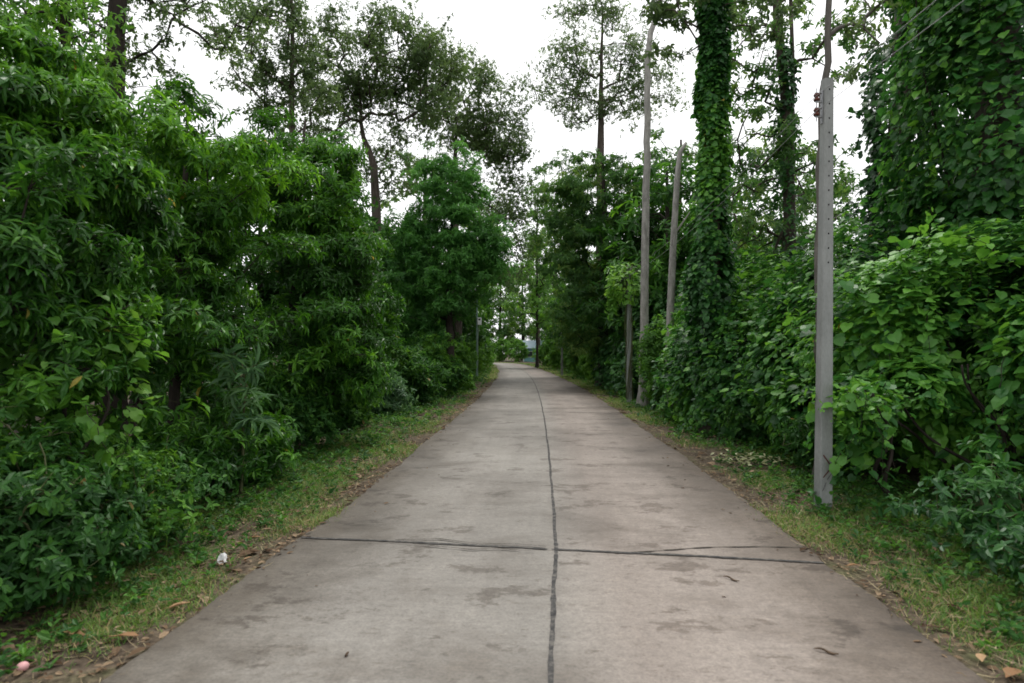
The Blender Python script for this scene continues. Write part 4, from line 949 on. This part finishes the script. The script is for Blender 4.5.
    for k, dz in enumerate((.2, .36)):
        A_ = top(x, y, R(8), dz); B_ = top(x2, y2, R(16), dz); D_ = top(x3, y3, R(10), dz)
        A0 = np.array([A_[0]-.35, -9.0, A_[2]])
        pts = np.concatenate([span(A0, A_, .18), span(A_, B_, .22)[1:], span(B_, D_, .5)[1:]])
        o_ = tube_obj('power_line', [(pts, np.full(len(pts), .0032))], M['wire'], None, sides=6)
        tag(o_, ('upper' if k == 0 else 'lower') + ' thin power line strung between the concrete poles', 'wire', 'power lines')
    # lamp pole on the other verge
    xl, yl = G(477, 378)[:2]
    s = thing('street_lamp', 'thin green street lamp pole with a white box, beyond the conical tree', 'street lamp', (xl, yl, 0))
    bm = bmesh.new(); lathe(bm, [(.085, -.1), (.085, .3), (.06, .34), (.05, 5.2)], (0, 0, 0), 12); from_bm('pole', bm, M['green_steel'], s)
    tube_obj('arm', [(np.array([(0, 0, 5.15), (0, 0, 5.45), (-.15, 0, 5.68), (-.55, 0, 5.78), (-.75, 0, 5.78)]), np.full(5, .03))], M['green_steel'], s, sides=8)
    bm = bmesh.new(); box(bm, (-.55+.2, 0, 5.82), (.75, .22, .12), .03); from_bm('lamp_head', bm, M['white_box'], s)
    bm = bmesh.new(); box(bm, (.17, -.06, 3.75), (.26, .16, .48), .015); m_ = from_bm('meter_box', bm, M['white_box'], s)
    bm = bmesh.new(); box(bm, (.17, -.145, 3.86), (.14, .008, .12), 0); from_bm('window', bm, M['hole'], m_)
    tube_obj('conduit', [(np.array([(.17, -.02, 3.52), (.12, -.02, 3.2), (.07, 0, 2.9), (.065, 0, .1)]), np.full(4, .018))], M['steel'], s, sides=6)
poles()

def house():
    m_teal = plain_mat('teal_paint', (.16, .33, .34), rough=.7, var=.1); m_roof = plain_mat('blue_grey_roof', (.22, .30, .34), rough=.4, var=.12); m_w = plain_mat('pale_render', (.62, .62, .6), rough=.8, var=.08)
    m_g = plain_mat('dark_glass', (.03, .04, .045), rough=.15)
    o = thing('house', 'small teal house with a pale blue roof glimpsed past the road bend', 'house', (5.4, 121, -.2))
    bm = bmesh.new(); box(bm, (0, 0, 1.4), (6.4, 5, 2.9)); from_bm('wall', bm, m_teal, o)
    bm = bmesh.new()
    hw, hd = 3.9, 3.3
    v = [bm.verts.new(p) for p in [(-hw, -hd, 2.75), (hw, -hd, 2.75), (hw, hd, 2.75), (-hw, hd, 2.75), (-hw, 0, 4.3), (hw, 0, 4.3)]]
    for f in ((0, 1, 5, 4), (2, 3, 4, 5), (0, 4, 3), (1, 2, 5), (3, 2, 1, 0)): bm.faces.new([v[i] for i in f])
    from_bm('roof', bm, m_roof, o)
    for xw in (-2.0, 1.9):
        bm = bmesh.new(); box(bm, (xw, -2.53, 1.6), (1.3, .08, 1.2), .01); f = from_bm('window', bm, m_w, o)
        bm = bmesh.new(); box(bm, (xw, -2.58, 1.6), (1.1, .03, 1.0)); from_bm('pane', bm, m_g, f)
    bm = bmesh.new(); box(bm, (0, -2.53, 1.05), (.95, .08, 2.1), .01); d = from_bm('door', bm, m_w, o)
    bm = bmesh.new(); box(bm, (.36, -2.6, 1.05), (.04, .06, .14), .008); from_bm('handle', bm, M['steel'], d)
    for xp in (-3.2, 3.2):
        bm = bmesh.new(); lathe(bm, [(.08, -.05), (.08, 2.8)], (xp, -3.1, 0), 10); from_bm('post', bm, m_w, o)
house()

# ---------------------------------------------------------------- verge: grass, weeds, litter
def scatter(r, n, side, y0, y1, o0, o1, ypow=1.0):
    u = r.uniform(size=n)**ypow
    y = y0 + (y1-y0)*u; k = np.searchsorted(RPts[:, 1], y).clip(0, len(RPts)-1)
    o = side*(HW + r.uniform(o0, o1, n))
    x = RPts[k, 0] + RN[k, 0]*o; yy = y + RN[k, 1]*o
    return x, yy, np.abs(o)-HW
def verge():
    r = rng(900); gp = lumps(901, 8, 2.2); gp2 = lumps(902, 8, .8)
    Ps, Ds, Ns, Ls, Ws, Ts = [], [], [], [], [], []
    for side in (-1, 1):
        for (n, y0, y1, L, w_) in ((105000, 2.0, 9, .055, .0055), (60000, 9, 22, .07, .009), (34000, 22, 50, .10, .018), (14000, 50, 112, .15, .04)):
            x, y, off = scatter(r, n, side, y0, y1, -.13, 2.0)
            p = np.stack([x, y, ground_z(x, y)], 1)
            d = gp(p*[1, 1, 0])+.8*gp2(p*[1, 1, 0])
            k = (d + r.normal(size=n)*.45 + np.where(off < 0, -1.5, np.where(off < .22, -.6, .2)) + (-.25 if side < 0 else .1) > -.2)
            p = p[k]; m = len(p); dd = d[k]
            a = r.uniform(0, 6.283, m); t = np.radians(r.uniform(15, 75, m))
            D = np.stack([np.cos(a)*np.sin(t), np.sin(a)*np.sin(t), np.cos(t)], 1)
            Nn = np.stack([-np.cos(a)*np.cos(t), -np.sin(a)*np.cos(t), np.sin(t)], 1)
            Ps.append(p - [0, 0, .005]); Ds.append(D); Ns.append(-Nn); Ls.append(L*np.exp(r.normal(size=m)*.35)); Ws.append(w_*np.exp(r.normal(size=m)*.2))
            tt = np.clip(.45 + .18*dd + r.normal(size=m)*.2, 0, .98); tt[r.uniform(size=m) < np.where(off[k] < .55, .24, .06)] = 1; Ts.append(tt)
    cat = np.concatenate
    g = link('grass', leaf_mesh('grass', BLADE, cat(Ps), cat(Ds), cat(Ns), cat(Ls), cat(Ws), cat(Ts), M['grass']))
    tag(g, 'short patchy green grass growing on both road verges', 'grass', kind='stuff')
    Ps, Ds, Ns, Ls, Ws, Ts = [], [], [], [], [], []
    for side, f in ((-1, .6), (1, 1.3)):
        for (n, y0, y1, L) in ((2200, 2, 9, .06), (1300, 9, 24, .09), (500, 24, 60, .16)):
            n = int(n*f); x, y, off = scatter(r, n, side, y0, y1, -.04, 1.0)
            p = np.stack([x, y, ground_z(x, y) + r.uniform(.008, .04, n)], 1)
            a = r.uniform(0, 6.283, n)
            Ps.append(p); Ds.append(np.stack([np.cos(a), np.sin(a), r.normal(size=n)*.15], 1)); Ns.append(np.array([0, 0, 1.]) + r.normal(size=(n, 3))*.3)
            Ls.append(L*np.exp(r.normal(size=n)*.4)); Ws.append(Ls[-1]*.055); Ts.append(r.uniform(size=n))
    m_straw = leaf_mat('straw', (.10,.075,.04), (.21,.165,.09), (.34,.29,.17), tr=.15, rough=.7)
    st = link('straw', leaf_mesh('straw', BLADE, cat(Ps), cat(Ds), cat(Ns), cat(Ls), cat(Ws), cat(Ts), m_straw))
    tag(st, 'dry cut grass stalks lying along the road edges', 'straw', kind='stuff')
    # broad leaved weeds
    Ps, Ds, Ns, Ls, Ws, Ts = [], [], [], [], [], []
    for side in (-1, 1):
        for (n, y0, y1, L) in ((2300, 2.2, 9, .045), (1100, 9, 22, .065), (700, 22, 60, .11)):
            x, y, off = scatter(r, n, side, y0, y1, .25, 2.6)
            keep = r.uniform(size=n) < np.clip((off-.1)/1.5, .08, 1); x, y = x[keep], y[keep]
            c = np.stack([x, y, ground_z(x, y)], 1); q = 9
            m = len(c)*q; cc = np.repeat(c, q, 0)
            a = r.uniform(0, 6.283, m); el_ = np.radians(r.uniform(-5, 50, m))
            D = np.stack([np.cos(a)*np.cos(el_), np.sin(a)*np.cos(el_), np.sin(el_)], 1)
            hgt = np.repeat(r.uniform(.02, .12, len(c)), q)*r.uniform(.3, 1.2, m)*(L/.05)
            Ps.append(cc + D*[1, 1, 0]*L*.5*r.uniform(size=(m, 1)) + np.stack([0*a, 0*a, hgt], 1)); Ds.append(D)
            Ns.append(np.array([0, 0, 1.]) + r.normal(size=(m, 3))*.35); Ls.append(L*np.exp(r.normal(size=m)*.3)); Ws.append(Ls[-1]*.55)
            Ts.append(np.clip(np.repeat(r.uniform(.2, .8, len(c)), q) + r.normal(size=m)*.1, 0, .95))
    wd = link('weeds', leaf_mesh('weeds', OVAL, cat(Ps), cat(Ds), cat(Ns), cat(Ls), cat(Ws), cat(Ts), M['shrub']))
    tag(wd, 'low broad leaved weeds creeping over the verges towards the shrubs', 'weeds', kind='stuff')
    # leaf litter
    Ps, Ns, Ls, Ts = [], [], [], []
    for side, f in ((-1, 1.3), (1, .8)):
        for (n, y0, y1, L) in ((2600, 2.0, 9, .045), (1700, 9, 24, .07), (700, 24, 60, .11)):
            n = int(n*f); x, y, off = scatter(r, n, side, y0, y1, -.06, 2.4)
            Ps.append(np.stack([x, y, ground_z(x, y) + r.uniform(.004, .03, n)], 1)); Ls.append(L*np.exp(r.normal(size=n)*.4)); Ts.append(r.uniform(size=n))
    n = 130; yy = r.uniform(3, 26, n); k = np.searchsorted(RPts[:, 1], yy); o = r.choice([-1, 1], n)*(HW-np.abs(r.normal(size=n))*.35)
    Ps.append(np.stack([RPts[k, 0]+o, yy, np.full(n, .008)], 1)); Ls.append(.03*np.exp(r.normal(size=n)*.4)); Ts.append(r.uniform(size=n)*.6)
    p = cat(Ps); m = len(p); a = r.uniform(0, 6.283, m)
    D = np.stack([np.cos(a), np.sin(a), r.normal(size=m)*.18], 1)
    li = link('leaf_litter', leaf_mesh('leaf_litter', OVAL, p, D, np.array([0, 0, 1.]) + r.normal(size=(m, 3))*.22, cat(Ls), cat(Ls)*.5, cat(Ts), M['litter']))
    tag(li, 'brown fallen leaf litter scattered along the verges and road edges', 'leaf litter', kind='stuff')
verge()

def small_things():
    def dead(px, py, L, rz, tint, label, aspect=.42, name='fallen_leaf', mat='dead_leaf', z=.03):
        g = G(px, py); zz = float(ground_z(g[0], g[1])) + z
        if abs(float(road_offset(g[0:1], g[1:2])[0])) < HW: zz = .012
        T = np.array([[0, 0, 0], [.15, .22, .03], [.4, .48, .09], [.7, .4, .1], [1, 0, .0], [.15, -.22, .05], [.4, -.48, .12], [.7, -.4, .06], [.35, 0, .0], [.7, 0, .02], [-.22, 0, .03]])
        fcs = [[0, 8, 2, 1], [8, 9, 3, 2], [9, 4, 3], [0, 5, 6, 8], [8, 6, 7, 9], [9, 7, 4], [10, 0, 1], [10, 5, 0]]
        me = leaf_mesh(name, (T, fcs), np.zeros((1, 3)), np.array([[1., 0, 0]]), np.array([[0, .15, 1.]]), np.array([L]), np.array([L*aspect]), np.array([tint]), M[mat])
        o = link(name, me, None, (g[0], g[1], zz)); o.rotation_euler = (0, 0, rz)
        return tag(o, label, 'leaf', 'large fallen leaves')
    dead(166, 609, .15, .8, .7, 'tan curled fallen leaf standing out between the pink scrap and the road edge', .34)
    dead(112, 637, .15, .1, .2, 'broad reddish brown fallen leaf nearest the pink scrap', .5)
    dead(249, 535, .10, .4, .5, 'brown fallen leaf just behind the white paper scrap', .5)
    dead(243, 560, .09, 1.1, .9, 'narrow yellowish fallen leaf between the white paper and the road', .3)
    dead(140, 598, .11, 2.4, .95, 'pale dry fallen leaf beyond the tan curled one', .45)
    dead(84, 635, .16, 2.9, .6, 'greyish brown fallen leaf lying against the near hedge shrub', .3)
    dead(846, 569, .12, .2, .5, 'brown fallen leaf lying at the road edge by the end of the joint', .35)
    dead(982, 660, .1, 1.0, 1.0, 'yellow fallen leaf near the camera below the pole side shrubs', .5)
    dead(1008, 676, .14, .6, .1, 'large pinkish brown fallen leaf at the near corner of the pole side verge', .6)
    # white paper scrap
    g = G(221, 559); r = rng(31); bm = bmesh.new()
    bmesh.ops.create_grid(bm, x_segments=6, y_segments=6, size=.042)
    for v in bm.verts:
        v.co.x *= .75; v.co.z = .035 + .022*math.sin(v.co.x*70+v.co.y*30) + r.normal()*.007 + .3*abs(v.co.y); v.co.x += r.normal()*.004
    bmesh.ops.solidify(bm, geom=bm.faces[:], thickness=.001)
    o = from_bm('paper_scrap', bm, M['paper'], smooth=True); o.location = (g[0], g[1], float(ground_z(g[0], g[1]))+.01); o.rotation_euler = (R(35), R(10), R(30))
    tag(o, 'crumpled white paper scrap on the grass verge', 'litter')
    g = G(22, 664); bm = bmesh.new(); bmesh.ops.create_icosphere(bm, subdivisions=3, radius=.028)
    for v in bm.verts: v.co = v.co*(1+.1*math.sin(v.co.x*90)+.08*math.sin(v.co.y*120+1)); v.co.z *= .8
    o = from_bm('plastic_scrap', bm, M['pink'], smooth=True); o.location = (g[0], g[1], float(ground_z(g[0], g[1]))+.03)
    tag(o, 'small round pink plastic scrap on the verge by the near hedge shrub', 'litter')
    # twigs on the road
    for (px, py, L, rz, lab) in ((731, 580, .13, 2.2, 'short brown twig on the concrete below the pole side end of the joint'), (826, 653, .12, 2.5, 'short dark twig on the concrete near the pole side road edge'),
                                 (347, 656, .035, 1.2, 'tiny dark twig scrap on the lane opposite the poles')):
        g = G(px, py); t = np.linspace(-.5, .5, 6)
        pts = np.stack([t*L*math.cos(rz), t*L*math.sin(rz), .012+.006*np.sin(t*7)], 1) + np.stack([.002*np.sin(t*9), .003*np.cos(t*8), 0*t], 1)
        o = tube_obj('twig', [(pts, np.array([.003, .006, .007, .006, .005, .002]))], M['twig'], None, sides=6)
        o.location = (g[0], g[1], 0); tag(o, lab, 'twig', 'twigs on the road')
    # cut pale leaves heaped past the near pole
    r = rng(41); g = G(748, 463); n = 110
    o = thing('cut_sprig', 'heap of wilted pale leafy sprigs on the grass beyond the nearest pole', 'plant', (g[0], g[1], 0))
    p = np.stack([r.normal(size=n)*.26, r.normal(size=n)*.16, np.abs(r.normal(size=n))*.05 + .03], 1)
    a = r.uniform(0, 6.28, n); D = np.stack([np.cos(a), np.sin(a), r.normal(size=n)*.4], 1)
    m_ = leaf_mat('wilted_leaf', (.2, .22, .10), (.32, .34, .18), (.45, .46, .3), tr=.2, rough=.7)
    link('foliage', leaf_mesh('foliage', OVAL, p, D, np.array([0, 0, 1.]) + r.normal(size=(n, 3))*.4, np.full(n, .09), np.full(n, .04), r.uniform(size=n), m_), o)
    tube_obj('stem', [(np.array([(-.4+.1*i, -.15+.06*i, .03), (-.1+.1*i, .0+.03*i, .07), (.25+.08*i, .1-.05*i, .04)]), np.array([.006, .005, .003])) for i in range(4)], M['stem'], o, sides=5)
small_things()
